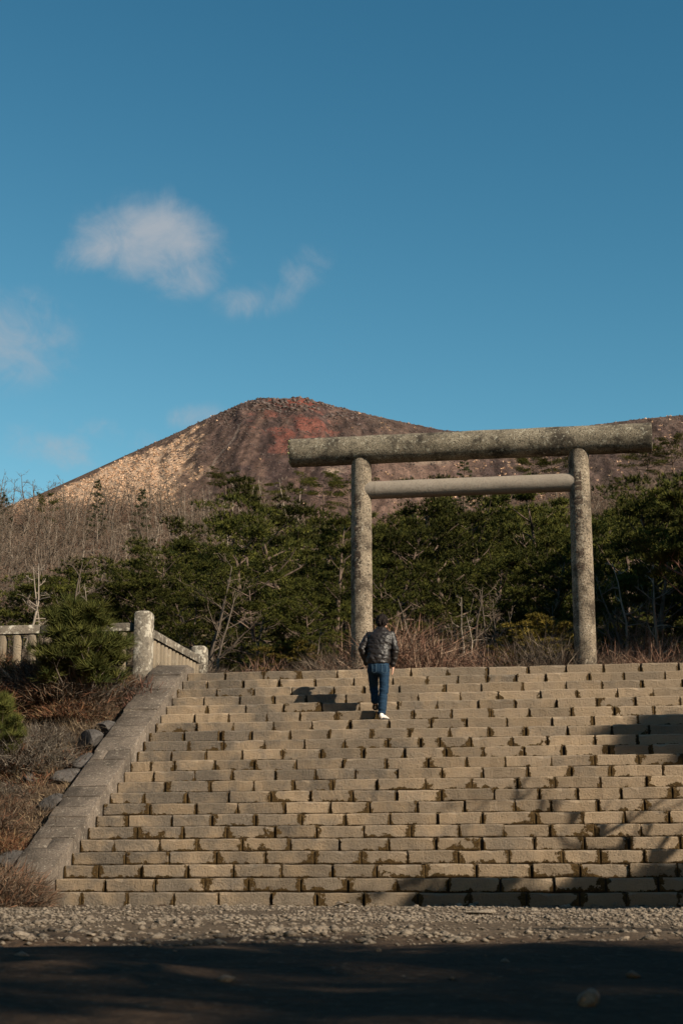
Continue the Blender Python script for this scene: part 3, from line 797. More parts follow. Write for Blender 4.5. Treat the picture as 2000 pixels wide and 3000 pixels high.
def inscription(s_, chars, z_list, size, ang0):
    """characters laid round the pillar surface, centred on the angle ang0 from straight towards us"""
    for chx, z in zip(chars, z_list):
        cu = bpy.data.curves.new('glyph', 'FONT'); cu.body = chx; cu.size = size; cu.align_x = 'CENTER'; cu.align_y = 'CENTER'; cu.offset = 0.012 * size / 0.3; cu.resolution_u = 2
        ob = bpy.data.objects.new('glyph', cu); COL.objects.link(ob)
        bpy.context.view_layer.update()
        me = ob.evaluated_get(bpy.context.evaluated_depsgraph_get()).to_mesh()
        if me and len(me.vertices):
            me.calc_loop_triangles()
            vv = np.array([v_.co[:] for v_ in me.vertices]); ff = np.array([lt.vertices[:] for lt in me.loop_triangles])
            rad = TQ * (0.2075 - 0.014 * (z - ST_H) / 4.8)
            th = ang0 + vv[:, 0] / rad; w3 = np.array([list(se(s_ + rad * math.sin(q_), TE - rad * math.cos(q_), z + y_)) for q_, y_ in zip(th, vv[:, 1])])
            acc = Acc(); acc.add(w3, ff); acc.build('painted_character', M_PAINT, torii)
        bpy.data.objects.remove(ob, do_unlink=True); bpy.data.curves.remove(cu)


def z_on(py): return at(1060, py, se(sL, TE).y).z
inscription(sL, '昭和三十四年十月吉日', [z_on(q_) for q_ in (1466, 1488, 1509, 1532, 1561, 1588, 1614, 1634, 1660, 1689)], 0.172, math.radians(-13))
inscription(sR, '日昌衆役職進組合', [z_on(q_) + 0.02 for q_ in (1431, 1460, 1502, 1540, 1578, 1610, 1652, 1688)], 0.196, math.radians(-9))

# ------------------------------------------------------------------ person climbing the steps
def remesh_build(name, acc, voxel, mat, parent, disp=None, smooth_it=4):
    me = acc.mesh('tmp'); o = bpy.data.objects.new('tmp', me); COL.objects.link(o)
    r_ = o.modifiers.new('r', 'REMESH'); r_.mode = 'VOXEL'; r_.voxel_size = voxel; r_.use_smooth_shade = True
    s_ = o.modifiers.new('s', 'SMOOTH'); s_.factor = 0.5; s_.iterations = smooth_it
    bpy.context.view_layer.update()
    m2 = bpy.data.meshes.new_from_object(o.evaluated_get(bpy.context.evaluated_depsgraph_get()))
    bpy.data.objects.remove(o, do_unlink=True)
    if disp is not None:
        n = len(m2.vertices); co = np.zeros(n * 3, np.float32); m2.vertices.foreach_get('co', co); co = co.reshape(-1, 3)
        no = np.zeros(n * 3, np.float32); m2.vertices.foreach_get('normal', no); no = no.reshape(-1, 3)
        co = co + no * disp(co, no)[:, None]; m2.vertices.foreach_set('co', co.ravel().astype(np.float32))
    m2.polygons.foreach_set('use_smooth', np.ones(len(m2.polygons), dtype=bool)); m2.update()
    m2.materials.clear(); m2.materials.append(mat); m2.name = name
    return link(name, m2, parent)


def ball(acc, c, r, n=12):
    c = np.asarray(c, float); r = np.broadcast_to(np.asarray(r, float), 3)
    th = np.linspace(0, math.pi, n)[1:-1]; ph = np.arange(2 * n) * math.pi / n
    v = np.stack([np.outer(np.sin(th), np.cos(ph)), np.outer(np.sin(th), np.sin(ph)), np.outer(np.cos(th), np.ones(2 * n))], -1).reshape(-1, 3)
    v = np.concatenate([v, [(0, 0, 1), (0, 0, -1)]]); m = 2 * n; k = len(th); f = []
    for i_ in range(k - 1):
        for j_ in range(m): a_, b_, c_, d_ = i_ * m + j_, i_ * m + (j_ + 1) % m, (i_ + 1) * m + (j_ + 1) % m, (i_ + 1) * m + j_; f += [(a_, d_, c_), (a_, c_, b_)]
    for j_ in range(m): f += [(k * m, j_, (j_ + 1) % m), (k * m + 1, (k - 1) * m + (j_ + 1) % m, (k - 1) * m + j_)]
    acc.add(v * r + c, f)


def limb(acc, pts, rad, n=16):
    """tapered limb with round ends through the joints"""
    pts = np.asarray(pts, float); P, Rr = [], []
    for i_ in range(len(pts) - 1):
        for q_ in np.linspace(0, 1, 8, endpoint=False): P.append(pts[i_] * (1 - q_) + pts[i_ + 1] * q_); Rr.append(rad[i_] * (1 - q_) + rad[i_ + 1] * q_)
    P.append(pts[-1]); Rr.append(rad[-1]); acc.tube(P, Rr, n)
    for p_, r_ in zip(pts, rad): ball(acc, p_, r_)


def loft(acc, rings, n=28, power=2.4):
    """closed body through oval rings (z, cx, cy, rx, ry)"""
    ang = np.arange(n) * 2 * math.pi / n; c, s_ = np.cos(ang), np.sin(ang)
    cx_, sx_ = np.sign(c) * np.abs(c) ** (2 / power), np.sign(s_) * np.abs(s_) ** (2 / power)
    V = np.concatenate([np.stack([x0 + rx * cx_, y0 + ry * sx_, np.full(n, z)], 1) for z, x0, y0, rx, ry in rings]); k = len(rings)
    Q = [(i_ * n + j_, i_ * n + (j_ + 1) % n, (i_ + 1) * n + (j_ + 1) % n, (i_ + 1) * n + j_) for i_ in range(k - 1) for j_ in range(n)]
    acc.add(V, Q)
    acc.add(np.concatenate([V[:n], [V[:n].mean(0)]]), [(n, (j_ + 1) % n, j_) for j_ in range(n)])
    acc.add(np.concatenate([V[-n:], [V[-n:].mean(0)]]), [(n, j_, (j_ + 1) % n) for j_ in range(n)])


def plain(name, col, rough=0.7, spec=0.3, bump=None, sheen=0):
    m, t = material(name); p_ = t.objco(); n_ = t.noise(p_, bump[0] if bump else 20, 4, 0.65)
    c = t.mix(t.rng(n_, 0.3, 0.7), tuple(v_ * 0.75 for v_ in col), tuple(min(1, v_ * 1.2) for v_ in col))
    t.out(c, rough, t.bump(n_, bump[1], bump[2]) if bump else None, spec)
    return m


M_SKIN = plain('skin', (0.52, 0.30, 0.21), 0.55, 0.35)
M_HAIR = plain('black_hair', (0.010, 0.007, 0.006), 0.75, 0.12, (60, 0.6, 0.01))
M_JACKET = plain('black_quilted_nylon', (0.013, 0.010, 0.009), 0.5, 0.4, (22, 0.25, 0.02))
M_DENIM = plain('blue_denim', (0.010, 0.028, 0.054), 0.85, 0.15, (40, 0.4, 0.01))
M_WHITE = plain('white_canvas', (0.60, 0.55, 0.50), 0.8)
M_RUBBER = plain('dark_sole_rubber', (0.03, 0.028, 0.028), 0.7)
M_STITCH = plain('pale_stitching', (0.07, 0.12, 0.16), 0.8)
kf = 16
e_foot = ST_D + (kf - 1) * ST_T + 0.15
pf = se(s_of(1120, e_foot, kf * ST_R), e_foot, kf * ST_R)
person = Acc()
sk_hip, sk_hipl = (0.0, 0.08, 0.82), (-0.145, 0.09, 0.82)
# the body: one continuous figure under the clothes
loft(person, [(0.78, -0.07, 0.085, 0.13, 0.09), (0.95, -0.072, 0.095, 0.14, 0.10), (1.2, -0.06, 0.14, 0.165, 0.105), (1.36, -0.05, 0.17, 0.14, 0.085), (1.43, -0.045, 0.185, 0.09, 0.07)])
limb(person, [(-0.04, 0.185, 1.40), (-0.035, 0.21, 1.52)], [0.058, 0.052])
ball(person, (-0.028, 0.235, 1.585), (0.073, 0.092, 0.112))
limb(person, [(-0.015, 0.25, 1.53), (0.005, 0.300, 1.525)], [0.05, 0.032])      # jaw, turned a little to the right
limb(person, [(0.022, 0.325, 1.60), (0.028, 0.340, 1.57)], [0.012, 0.015])      # nose
ball(person, (0.046, 0.215, 1.575), (0.010, 0.022, 0.032)); ball(person, (-0.103, 0.25, 1.575), (0.010, 0.022, 0.032))     # ears
limb(person, [(0.112, 0.165, 1.35), (0.198, 0.10, 1.11), (0.156, 0.150, 0.86)], [0.045, 0.040, 0.028])
limb(person, [(-0.215, 0.165, 1.355), (-0.345, 0.10, 1.14), (-0.272, 0.16, 0.94)], [0.045, 0.040, 0.026])
limb(person, [(0.008, 0.08, 0.80), (0.022, 0.062, 0.65), (0.014, 0.045, 0.46), (-0.008, -0.015, 0.07)], [0.070, 0.056, 0.050, 0.038]); limb(person, [(-0.155, 0.09, 0.80), (-0.168, 0.16, 0.67), (-0.172, 0.25, 0.55), (-0.138, 0.17, 0.29)], [0.070, 0.056, 0.050, 0.038])
# right hand: palm, four unequal bent fingers and a thumb
ball(person, (0.147, 0.160, 0.815), (0.018, 0.038, 0.045))
for i_, (dy, ln) in enumerate(((-0.030, 0.055), (-0.010, 0.068), (0.010, 0.072), (0.029, 0.064))):
    b0 = np.array((0.145, 0.160 + dy, 0.785)); limb(person, [b0, b0 + (-0.004, 0.004, -ln * 0.55), b0 + (-0.020, 0.008, -ln)], [0.0095, 0.0088, 0.0075], 8)
limb(person, [(0.145, 0.190, 0.825), (0.132, 0.215, 0.795), (0.122, 0.216, 0.768)], [0.012, 0.010, 0.008], 8)
P_ROOT = remesh_build('person', person, 0.009, M_SKIN, None, None, 3)
P_ROOT.location = pf; P_ROOT.rotation_euler = (0, 0, -PSI)
tag(P_ROOT, 'person in black quilted jacket and blue jeans walking up the steps, back turned', 'person')


def quilt(co, no):
    z = co[:, 2]; arm = (np.abs(co[:, 0] + 0.055) > 0.20)
    d = -0.003 * np.exp(-(((z + 0.018 * np.sin(co[:, 0] * 7)) % 0.088 - 0.044) / 0.010) ** 2)
    f = fbm(co[:, 0] * 16 + co[:, 2] * 9, co[:, 2] * 22 - co[:, 0] * 6, 91, 2) * 0.016
    g = fbm(co[:, 0] * 34 + co[:, 2] * 30, co[:, 2] * 20 + co[:, 1] * 15, 95, 2) * 0.006
    return d + f + g


j_ = Acc()
loft(j_, [(0.885, -0.075, 0.08, 0.172, 0.125), (0.91, -0.075, 0.082, 0.186, 0.138), (0.98, -0.073, 0.095, 0.192, 0.148), (1.08, -0.068, 0.115, 0.190, 0.15), (1.22, -0.058, 0.14, 0.202, 0.152),
          (1.33, -0.05, 0.162, 0.215, 0.142), (1.395, -0.045, 0.178, 0.185, 0.118), (1.44, -0.042, 0.19, 0.12, 0.09), (1.475, -0.038, 0.20, 0.077, 0.075), (1.505, -0.036, 0.207, 0.07, 0.070)])
limb(j_, [(-0.225, 0.165, 1.355), (-0.345, 0.10, 1.14), (-0.270, 0.16, 0.925)], [0.074, 0.064, 0.052]); limb(j_, [(0.122, 0.165, 1.35), (0.198, 0.10, 1.11), (0.152, 0.145, 0.885)], [0.074, 0.062, 0.050])
remesh_build('jacket', j_, 0.0085, M_JACKET, P_ROOT, quilt, 4)


def folds(co, no):
    k_ = np.exp(-((co[:, 2] - 0.46) / 0.12) ** 2) + np.exp(-((co[:, 2] - 0.13) / 0.09) ** 2) + 0.35
    return 0.016 * k_ * fbm(co[:, 0] * 9, co[:, 2] * 30, 97, 3)


j_ = Acc()
loft(j_, [(0.715, -0.068, 0.085, 0.10, 0.100), (0.75, -0.068, 0.085, 0.155, 0.125), (0.82, -0.072, 0.085, 0.172, 0.132), (0.93, -0.075, 0.09, 0.165, 0.125), (0.96, -0.075, 0.095, 0.155, 0.115)])
limb(j_, [(0.008, 0.08, 0.79), (0.020, 0.062, 0.65), (0.014, 0.045, 0.46), (-0.010, -0.012, 0.115)], [0.102, 0.080, 0.073, 0.066]); limb(j_, [(-0.155, 0.09, 0.79), (-0.166, 0.16, 0.67), (-0.172, 0.25, 0.55), (-0.142, 0.165, 0.325)], [0.100, 0.080, 0.074, 0.062])
jeans = remesh_build('jeans', j_, 0.0085, M_DENIM, P_ROOT, folds, 3)
# stitched pockets
for pts in ([(0.005, -0.052, 0.87), (0.085, -0.030, 0.855), (0.078, -0.040, 0.74), (0.045, -0.052, 0.725), (0.008, -0.060, 0.745)], [(-0.15, -0.042, 0.87), (-0.085, -0.052, 0.87), (-0.088, -0.056, 0.75), (-0.12, -0.050, 0.73), (-0.15, -0.045, 0.75)]):
    a = Acc(); a.tube(pts + [pts[0]], 0.0024, 5); a.build('pocket_seam', M_STITCH, jeans)
# hair: cap of short locks
j_ = Acc(); ball(j_, (-0.030, 0.222, 1.612), (0.092, 0.102, 0.104)); ball(j_, (-0.034, 0.180, 1.560), (0.078, 0.066, 0.085)); ball(j_, (-0.035, 0.17, 1.515), (0.055, 0.045, 0.05))
for _ in range(40):
    th, ph = R0.uniform(0, 6.28), R0.uniform(-0.5, 1.45)
    n_ = Vector((math.cos(th) * math.cos(ph), math.sin(th) * math.cos(ph), math.sin(ph)))
    if n_.y > 0.55 and n_.z < 0.5: continue
    b0 = Vector((-0.030, 0.215, 1.60)) + Vector((n_.x * 0.084, n_.y * 0.094, n_.z * 0.096))
    limb(j_, [b0, b0 + n_ * 0.012 + Vector((R0.uniform(-.012, .012), R0.uniform(-.012, .004), -0.022))], [0.020, 0.010], 6)
remesh_build('hair', j_, 0.007, M_HAIR, P_ROOT, lambda co, no: 0.010 * fbm(co[:, 0] * 60, co[:, 2] * 30, 99, 2), 1)


def shoe(heel, toe, up, yaw_side):
    """shoe from heel to toe; the sole is its own part"""
    heel, toe, up = Vector(heel), Vector(toe), Vector(up).normalized(); d = (toe - heel); L = d.length; d.normalize(); side = d.cross(up).normalized()
    up = side.cross(d)
    M = Matrix((side, d, up)).transposed()
    upper = Acc(); loft_pts = [(0.0, 0.034, 0.085), (0.10, 0.040, 0.095), (0.30, 0.038, 0.085), (0.55, 0.046, 0.062), (0.80, 0.046, 0.046), (0.96, 0.032, 0.034)]
    for (q_, wd, ht) in loft_pts: ball(upper, tuple(heel + M @ Vector((0, q_ * L, 0.014 + ht / 2))), 0.001)
    for i_ in range(len(loft_pts) - 1):
        for f in np.linspace(0, 1, 5):
            a_, b_ = loft_pts[i_], loft_pts[i_ + 1]; q_, wd, ht = [a_[k_] * (1 - f) + b_[k_] * f for k_ in range(3)]
            ball(upper, tuple(heel + M @ Vector((0, q_ * L, 0.012 + ht * 0.42))), (wd * 0.98, wd * 0.98, ht * 0.55), 8)
    o = remesh_build('shoe', upper, 0.006, M_WHITE, P_ROOT, None, 3)
    s_ = Acc()
    out = [(-0.02, 0.018), (0.0, 0.03), (0.12, 0.038), (0.35, 0.036), (0.65, 0.048), (0.85, 0.045), (0.98, 0.026), (1.02, 0.008)]
    ring = [(wd, q_ * L) for q_, wd in out] + [(-wd, q_ * L) for q_, wd in out[::-1]]; n = len(ring)
    V = [heel + M @ Vector((x_, y_, z_)) for z_ in (0.0, 0.024) for x_, y_ in ring]
    s_.add(V, [(i_, (i_ + 1) % n, n + (i_ + 1) % n, n + i_) for i_ in range(n)])
    for b0, fl in ((0, 1), (n, 0)):
        h_ = len(out)
        for i_ in range(h_ - 1):
            q4 = (b0 + i_, b0 + i_ + 1, b0 + n - 2 - i_, b0 + n - 1 - i_)
            s_.add(V, [q4 if not fl else q4[::-1]])
    s_.build('sole', M_RUBBER, o)


shoe((-0.012, -0.075, 0.002), (0.055, 0.185, 0.002), (0, 0, 1), 0)
shoe((-0.128, 0.150, 0.305), (-0.160, 0.300, 0.182), (0.0, 0.62, 0.78), 0)

# ------------------------------------------------------------------ trees: builders
def bend(p0, d0, L, n, rnd, wob, lift=0.0):
    pts = [np.array(p0, float)]; d = np.array(d0, float); d /= np.linalg.norm(d)
    for i_ in range(n):
        d = d + rnd.normal(size=3) * wob + np.array([0, 0, lift]); d /= np.linalg.norm(d)
        pts.append(pts[-1] + d * L / n)
    return np.array(pts), d


def pine_proto(seed, H, Rad, n_br, tufts_per, z0=0.25, shape='round', needle=0.15, width=0.03, blades=9, palette=((0.026, 0.034, 0.009), (0.098, 0.094, 0.019)), droop=0.0, lift=0.10, pad=0.42, pad_n=40):
    rs = np.random.RandomState(seed)
    tr, tf = Acc(), Acc()
    tp, _ = bend((0, 0, -0.3), (rs.normal() * 0.08, rs.normal() * 0.08, 1), H + 0.3, 10, rs, 0.06, 0.05)
    tp[:, 2] = np.linspace(-0.3, H, 11)
    tr.tube(tp, np.linspace(0.022 * H + 0.03, 0.02, 11), 8)
    P, Dd = [], []
    for b in range(n_br):
        f = z0 + (0.98 - z0) * ((b + rs.uniform(0, 1)) / n_br)
        z = f * H; base_ = np.array([np.interp(z, tp[:, 2], tp[:, 0]), np.interp(z, tp[:, 2], tp[:, 1]), z])
        az = b * 2.39996 + rs.uniform(-0.5, 0.5); g = (f - z0) / (1 - z0)
        if shape == 'round': w_ = math.sqrt(max(0.03, 1 - (1.05 * g - 0.15) ** 2)) * (1 - 0.25 * g)
        elif shape == 'cone': w_ = 1.05 - 0.92 * g
        else: w_ = 0.35 + 0.75 * math.sin(math.pi * min(1, 0.25 + 0.75 * g))
        L = Rad * w_ * rs.uniform(0.72, 1.12)
        el = (0.05 + 0.55 * g if shape != 'flat' else 0.12) + rs.uniform(-0.15, 0.15) - droop
        bp, bd = bend(base_, (math.cos(az) * math.cos(el), math.sin(az) * math.cos(el), math.sin(el)), L, 5, rs, 0.10, lift if shape != 'flat' else 0.01)
        tr.tube(bp, np.linspace(0.018 + 0.011 * L, 0.006, 6), 4, cap=False)
        ns = max(2, int(round(tufts_per / 9.0 * (0.4 + 0.6 * w_))))
        for q_ in range(ns):
            t_ = rs.uniform(0.35, 1.0) if q_ else 1.0
            k_ = t_ * 5; i0 = min(4, int(k_)); sp = bp[i0] + (bp[i0 + 1] - bp[i0]) * (k_ - i0)
            dd = bp[i0 + 1] - bp[i0]; dd /= np.linalg.norm(dd)
            sd = np.cross(dd, [0, 0, 1]); sd /= np.linalg.norm(sd) + 1e-6
            sl = (0.12 + 0.20 * L) * rs.uniform(0.6, 1.3)
            d0 = dd * rs.uniform(0.2, 0.9) + sd * rs.uniform(-1, 1) + np.array([0, 0, rs.uniform(0.0, 0.35)])
            sp_, sd_ = bend(sp, d0, sl, 3, rs, 0.15, 0.12)
            tr.tube(sp_, np.array([0.010, 0.008, 0.006, 0.004]) * (0.5 + 0.5 * Rad / 3), 3, cap=False)
            pr_ = pad * (0.7 + 0.25 * L) * rs.uniform(0.75, 1.3); nt = int(pad_n * rs.uniform(0.7, 1.3))
            o_ = rs.normal(size=(nt, 3)); o_ /= np.linalg.norm(o_, axis=1, keepdims=True); o_ *= (rs.uniform(0, 1, (nt, 1)) ** 0.45)
            o_[:, 2] = np.abs(o_[:, 2]) * 0.42 - 0.06
            P.extend(sp_[2] + o_ * pr_); Dd.extend(o_ * np.array([0.8, 0.8, 0.4]) + sd_ * 0.2 + np.array([0, 0, 0.7]))
    P = np.array(P); Dd = np.array(Dd); n = len(P)
    ca, cb = np.array(palette[0]), np.array(palette[1])
    tone = rs.uniform(0, 1, (n, 1)); colr = (ca * (1 - tone) + cb * tone) * rs.uniform(0.75, 1.2, (n, 1))
    for _ in range(blades):
        d = Dd + rs.normal(size=(n, 3)) * 0.62; d /= np.linalg.norm(d, axis=1, keepdims=True)
        tf.blades(P, d, needle * rs.uniform(0.7, 1.25, n), width * rs.uniform(0.7, 1.2, n), colr * rs.uniform(0.85, 1.15, (n, 1)))
    return tr.mesh('trunk'), tf.mesh('crown'), float(np.percentile(P[:, 2], 99.3)) + 0.1, Rad


def bare_proto(seed, H, spread, n_limb=8, n_sub=5, n_twig=5, forks=1, thick=1.0, twig_r=0.006, z0=0.3, up=0.55):
    rs = np.random.RandomState(seed); tr, tw = Acc(), Acc()
    stems = []
    for s_ in range(forks):
        lean = (rs.normal() * 0.12 + (0.45 * math.cos(s_ * 2.4 + seed) if forks > 1 else 0), rs.normal() * 0.12 + (0.45 * math.sin(s_ * 2.4 + seed) if forks > 1 else 0), 1)
        hh = H * (1.0 if s_ == 0 else rs.uniform(0.7, 0.95))
        tp, _ = bend((0, 0, -0.3), lean, hh + 0.3, 8, rs, 0.09, 0.10); stems.append(tp)
        tr.tube(tp, np.linspace(0.016 * H * thick + 0.02, 0.012, 9), 6)
    for tp in stems:
        for b in range(n_limb):
            f = z0 + (1 - z0) * (b + rs.uniform(0, 1)) / n_limb
            k_ = min(7.999, f * 8); i0 = int(k_); p0 = tp[i0] + (tp[i0 + 1] - tp[i0]) * (k_ - i0)
            az = b * 2.4 + rs.uniform(-0.6, 0.6); el = up + rs.uniform(-0.3, 0.3)
            L = spread * (1.15 - 0.75 * f) * rs.uniform(0.7, 1.2)
            bp, bd = bend(p0, (math.cos(az) * math.cos(el), math.sin(az) * math.cos(el), math.sin(el)), L, 4, rs, 0.16, 0.06)
            tr.tube(bp, np.linspace(0.010 * H * thick * (1.1 - f) + 0.008, twig_r, 5), 4, cap=False)
            for q_ in range(n_sub):
                t_ = rs.uniform(0.2, 1.0) * 3.999; i1 = int(t_); p1_ = bp[i1] + (bp[i1 + 1] - bp[i1]) * (t_ - i1)
                d1 = bd * 0.8 + rs.normal(size=3) * 0.65 + np.array([0, 0, 0.25])
                sp_, sd = bend(p1_, d1, L * rs.uniform(0.25, 0.5), 3, rs, 0.18, 0.05)
                tw.tube(sp_, np.linspace(twig_r * 1.3, twig_r * 0.6, 4), 3, cap=False)
                for v_ in range(n_twig):
                    p2 = sp_[rs.randint(1, 4)]; d2 = sd + rs.normal(size=3) * 0.7 + np.array([0, 0, 0.15]); d2 /= np.linalg.norm(d2)
                    tw.blades(p2[None], d2[None], L * rs.uniform(0.10, 0.28), twig_r * 1.6, np.array([1., 1, 1]))
    return tr.mesh('trunk'), tw.mesh('twigs'), H, spread


def with_col(me, rgb, var=0.0):
    a_ = me.color_attributes['Col']; n = len(me.vertices)
    c = np.tile(np.array([*rgb, 1.0]), (n, 1)); c[:, :3] *= RS.uniform(1 - var, 1 + var, (n, 1)); a_.data.foreach_set('color', c.ravel().astype(np.float32)); return me


first_use = {}


def plant(kind, proto, mats, name, cat, x, y, h, label, group=None, rz=None, wide=1.0, lower='trunk', upper='crown', z=None):
    """set one plant of a kind; later ones are copies sharing the mesh data"""
    rz = R0.uniform(0, 6.28) if rz is None else rz
    loc = (x, y, gz(x, y) if z is None else z); sc = h / proto[2]; S = (sc * wide, sc * wide, sc)
    if kind not in first_use:
        r_ = thing(name, label, cat, loc, rz, group); r_.scale = S
        for nm, me, mt in ((lower, proto[0], mats[0]), (upper, proto[1], mats[1])):
            me.materials.clear(); me.materials.append(mt); link(nm, me, r_)
        first_use[kind] = r_; return r_
    return copy_tree(first_use[kind], loc, rz, S, label, group)


def zone_x(cx):
    return 'left of the gate' if cx < 800 else 'in the gate opening' if cx < 1310 else 'right of the gate'


# ------------------------------------------------------------------ pines
PINES = [pine_proto(100 + i_, H, Rd, nb, tp, z0, sh) for i_, (H, Rd, nb, tp, z0, sh) in enumerate([
    (7.0, 3.2, 24, 48, 0.24, 'round'), (7.0, 2.8, 22, 46, 0.20, 'round'), (6.5, 3.3, 20, 50, 0.30, 'round'), (7.5, 2.6, 26, 44, 0.16, 'round'), (6.0, 3.0, 15, 46, 0.42, 'flat')])]
FIR = [pine_proto(140 + i_, 6.0, 1.5, 40, 26, 0.12, 'cone', 0.15, 0.035, 8, ((0.020, 0.030, 0.012), (0.045, 0.056, 0.020)), 0.12, 0.02, 0.26, 14) for i_ in range(2)]
K = 2000 / 1568.0
hero_pines = [   # centre x, crown top (in 1568-wide picture pixels), distance, width factor, kind, label
    (560, 1158, 44, 1.0, 0, 'broad pine with the highest rounded crown in the mass left of the gate'),
    (690, 1128, 47, 1.0, 1, 'tall pine just left of the left gate pillar, crown above its neighbours'),
    (445, 1262, 42, 0.9, 2, 'dark pine stepping down on the left shoulder of the big pine mass'),
    (335, 1320, 40, 0.9, 0, 'lowest dark pine behind the tall fence post'),
    (765, 1185, 41, 0.9, 3, 'green pine directly behind the left gate pillar'),
    (205, 1350, 40, 0.9, 1, 'dark pine behind the young pine and the fence'),
    (50, 1335, 40, 1.0, 1, 'pine with olive crown at the far left behind the fence'),
    (130, 1325, 42, 1.2, 2, 'spreading olive pine behind the bare trees left of the young pine'),
    (272, 1335, 41, 1.1, 1, 'pine just behind the right side of the young pine'),
    (885, 1205, 44, 0.9, 1, 'pine seen right of the left gate pillar, above the walking person'),
    (1010, 1118, 45, 1.0, 0, 'broad olive pine in the left half of the gate opening'),
    (1115, 1158, 48, 0.9, 2, 'smaller dark pine in the middle of the gate opening'),
    (1245, 1112, 47, 1.0, 3, 'dense pine in the right half of the gate opening beside the right pillar'),
    (1400, 1148, 46, 1.0, 1, 'pine with a pointed leader just right of the right gate pillar'),
    (1495, 1112, 43, 1.0, 0, 'large dark pine filling the space right of the gate'),
    (1572, 1082, 42, 1.0, 2, 'tallest pine at the right edge of the wood'),
    (930, 1300, 38.5, 0.9, 2, 'low spreading pine in front of the wood, above the head of the person'),
    (620, 1335, 37.5, 1.1, 2, 'low wide pine at the front of the left mass'),
    (478, 1372, 38, 1.0, 1, 'low dark pine at the front, right of the fence'),
    (1105, 1262, 39.5, 0.9, 1, 'front pine with reddish trunk in the gate opening'),
    (1500, 1262, 38, 1.0, 3, 'very dark front pine right of the gate'),
    (745, 1392, 36.5, 0.9, 2, 'small front pine left of the foot of the left pillar'),
    (1265, 1235, 40, 0.9, 0, 'front pine left of the right gate pillar'),
]
for cx, ty, Y, wd, kd, lab in hero_pines:
    top = at(cx * K, ty * K, Y); g = gz(top.x, Y)
    h = max(2.6, top.z - g + 0.15)
    w_ = 1.0 if h > 5 else 1.25
    plant(f'pine{kd}', PINES[kd], (M_BARK, M_NEEDLE), 'pine_tree', 'pine tree', top.x, Y, h, lab, 'pines behind the steps', wide=wd * w_)
# back rows fill the wood to its edge
for i_ in range(40):
    Y = R0.uniform(50, 78); cx = R0.uniform(230, 1750)
    ty = np.interp(cx, [0, 230, 330, 445, 560, 700, 860, 1000, 1240, 1400, 1500, 1600, 1800], [1400, 1370, 1330, 1285, 1195, 1165, 1190, 1160, 1155, 1165, 1140, 1120, 1110]) + R0.uniform(5, 60)
    top = at(cx * K, ty * K, Y); h = top.z - gz(top.x, Y)
    if h < 2.2: continue
    kd = R0.randrange(5)
    plant(f'pine{kd}', PINES[kd], (M_BARK, M_NEEDLE), 'pine_tree', 'pine tree', top.x, Y, min(h, 9), 'pine deep in the wood ' + zone_x(cx) + ', mostly hidden behind nearer pines', 'pines deep in the wood ' + zone_x(cx), wide=1.05)
sky_pines = [
    (610, 1105, 92, 1.5, 4, 'flat-topped dark pine standing out above the big pine mass'), (522, 1078, 105, 1.3, 4, 'dark layered pine against the mountain, left of the flat-topped one'),
    (742, 1082, 96, 1.2, 4, 'dark pine beneath the left end of the top beam'), (800, 1082, 110, 1.0, 4, 'flat dark pine touching the left pillar below the top beam'),
    (1062, 1046, 100, 1.0, 5, 'dark fir above the tie beam, left of its middle'), (1160, 1120, 62, 1.1, 5, 'dark layered fir just below the tie beam'), (1225, 1040, 120, 1.2, 4, 'small flat pine above the tie beam near the right pillar'),
    (1275, 1028, 125, 1.2, 4, 'dark pine crown against the right pillar above the tie beam'), (225, 1102, 150, 0.8, 6, 'lone dark fir in front of the straw-coloured slope'),
    (15, 1132, 135, 1.0, 5, 'pointed dark fir at the left edge on the skyline'), (325, 1125, 150, 0.9, 6, 'small dark fir among bare trunks below the straw slope'), (1410, 1098, 70, 0.8, 3, 'slim pine tip standing above the wood right of the gate'),
    (1545, 1010, 150, 1.3, 4, 'dark pine on the brown slope at the right edge'), (1480, 1022, 165, 1.2, 4, 'small dark pine below the right end of the top beam'), (110, 1130, 168, 0.6, 4, 'flat dark pine at the foot of the mountain ridge on the left')]
for cx, ty, Y, wd, kd, lab in sky_pines:
    want = 4.6 if kd != 6 else 6.0
    ys = np.arange(62, 176, 2.0); tz = [(at(cx * K, ty * K, y_), y_) for y_ in ys]
    Y = min(tz, key=lambda q2_: abs(q2_[0].z - gz(q2_[0].x, q2_[1]) - want))[1]
    top = at(cx * K, ty * K, Y); g = gz(top.x, Y); h = max(top.z - g, 3.0); wd = wd * 0.8
    pr_ = PINES[kd] if kd < 5 else FIR[kd - 5]
    plant(f'pine{kd}' if kd < 5 else f'fir{kd}', pr_, (M_BARK, M_NEEDLE), 'pine_tree' if kd < 5 else 'fir_tree', 'pine tree' if kd < 5 else 'fir tree', top.x, Y, min(h, 8.5), lab, 'dark evergreens on the hillside', wide=wd, z=max(g, top.z - 8.5))

# young pines near the fence and the golden evergreen shrub
YOUNG = pine_proto(180, 1.4, 0.75, 40, 46, 0.04, 'round', 0.17, 0.011, 14, ((0.034, 0.046, 0.012), (0.145, 0.142, 0.036)), -0.40, 0.26, 0.12, 11)
yp = at(262, 1960, 26.3)
plant('young', YOUNG, (M_GREYBARK, M_NEEDLE), 'young_pine', 'young pine', yp.x, 26.3, 1.95, 'bushy young pine with upright needles in front of the fence rail', None, 0.4, 1.4)
yp = at(10, 2010, 24.4)
plant('young', YOUNG, (M_GREYBARK, M_NEEDLE), 'young_pine', 'young pine', yp.x, 24.4, 1.3, 'yellowish young pine on the bank at the left edge', None, 1.9, 1.0)
GOLD = pine_proto(190, 2.0, 1.25, 44, 50, 0.03, 'round', 0.10, 0.018, 10, ((0.085, 0.070, 0.016), (0.24, 0.175, 0.036)), 0.0, 0.12, 0.17, 18)
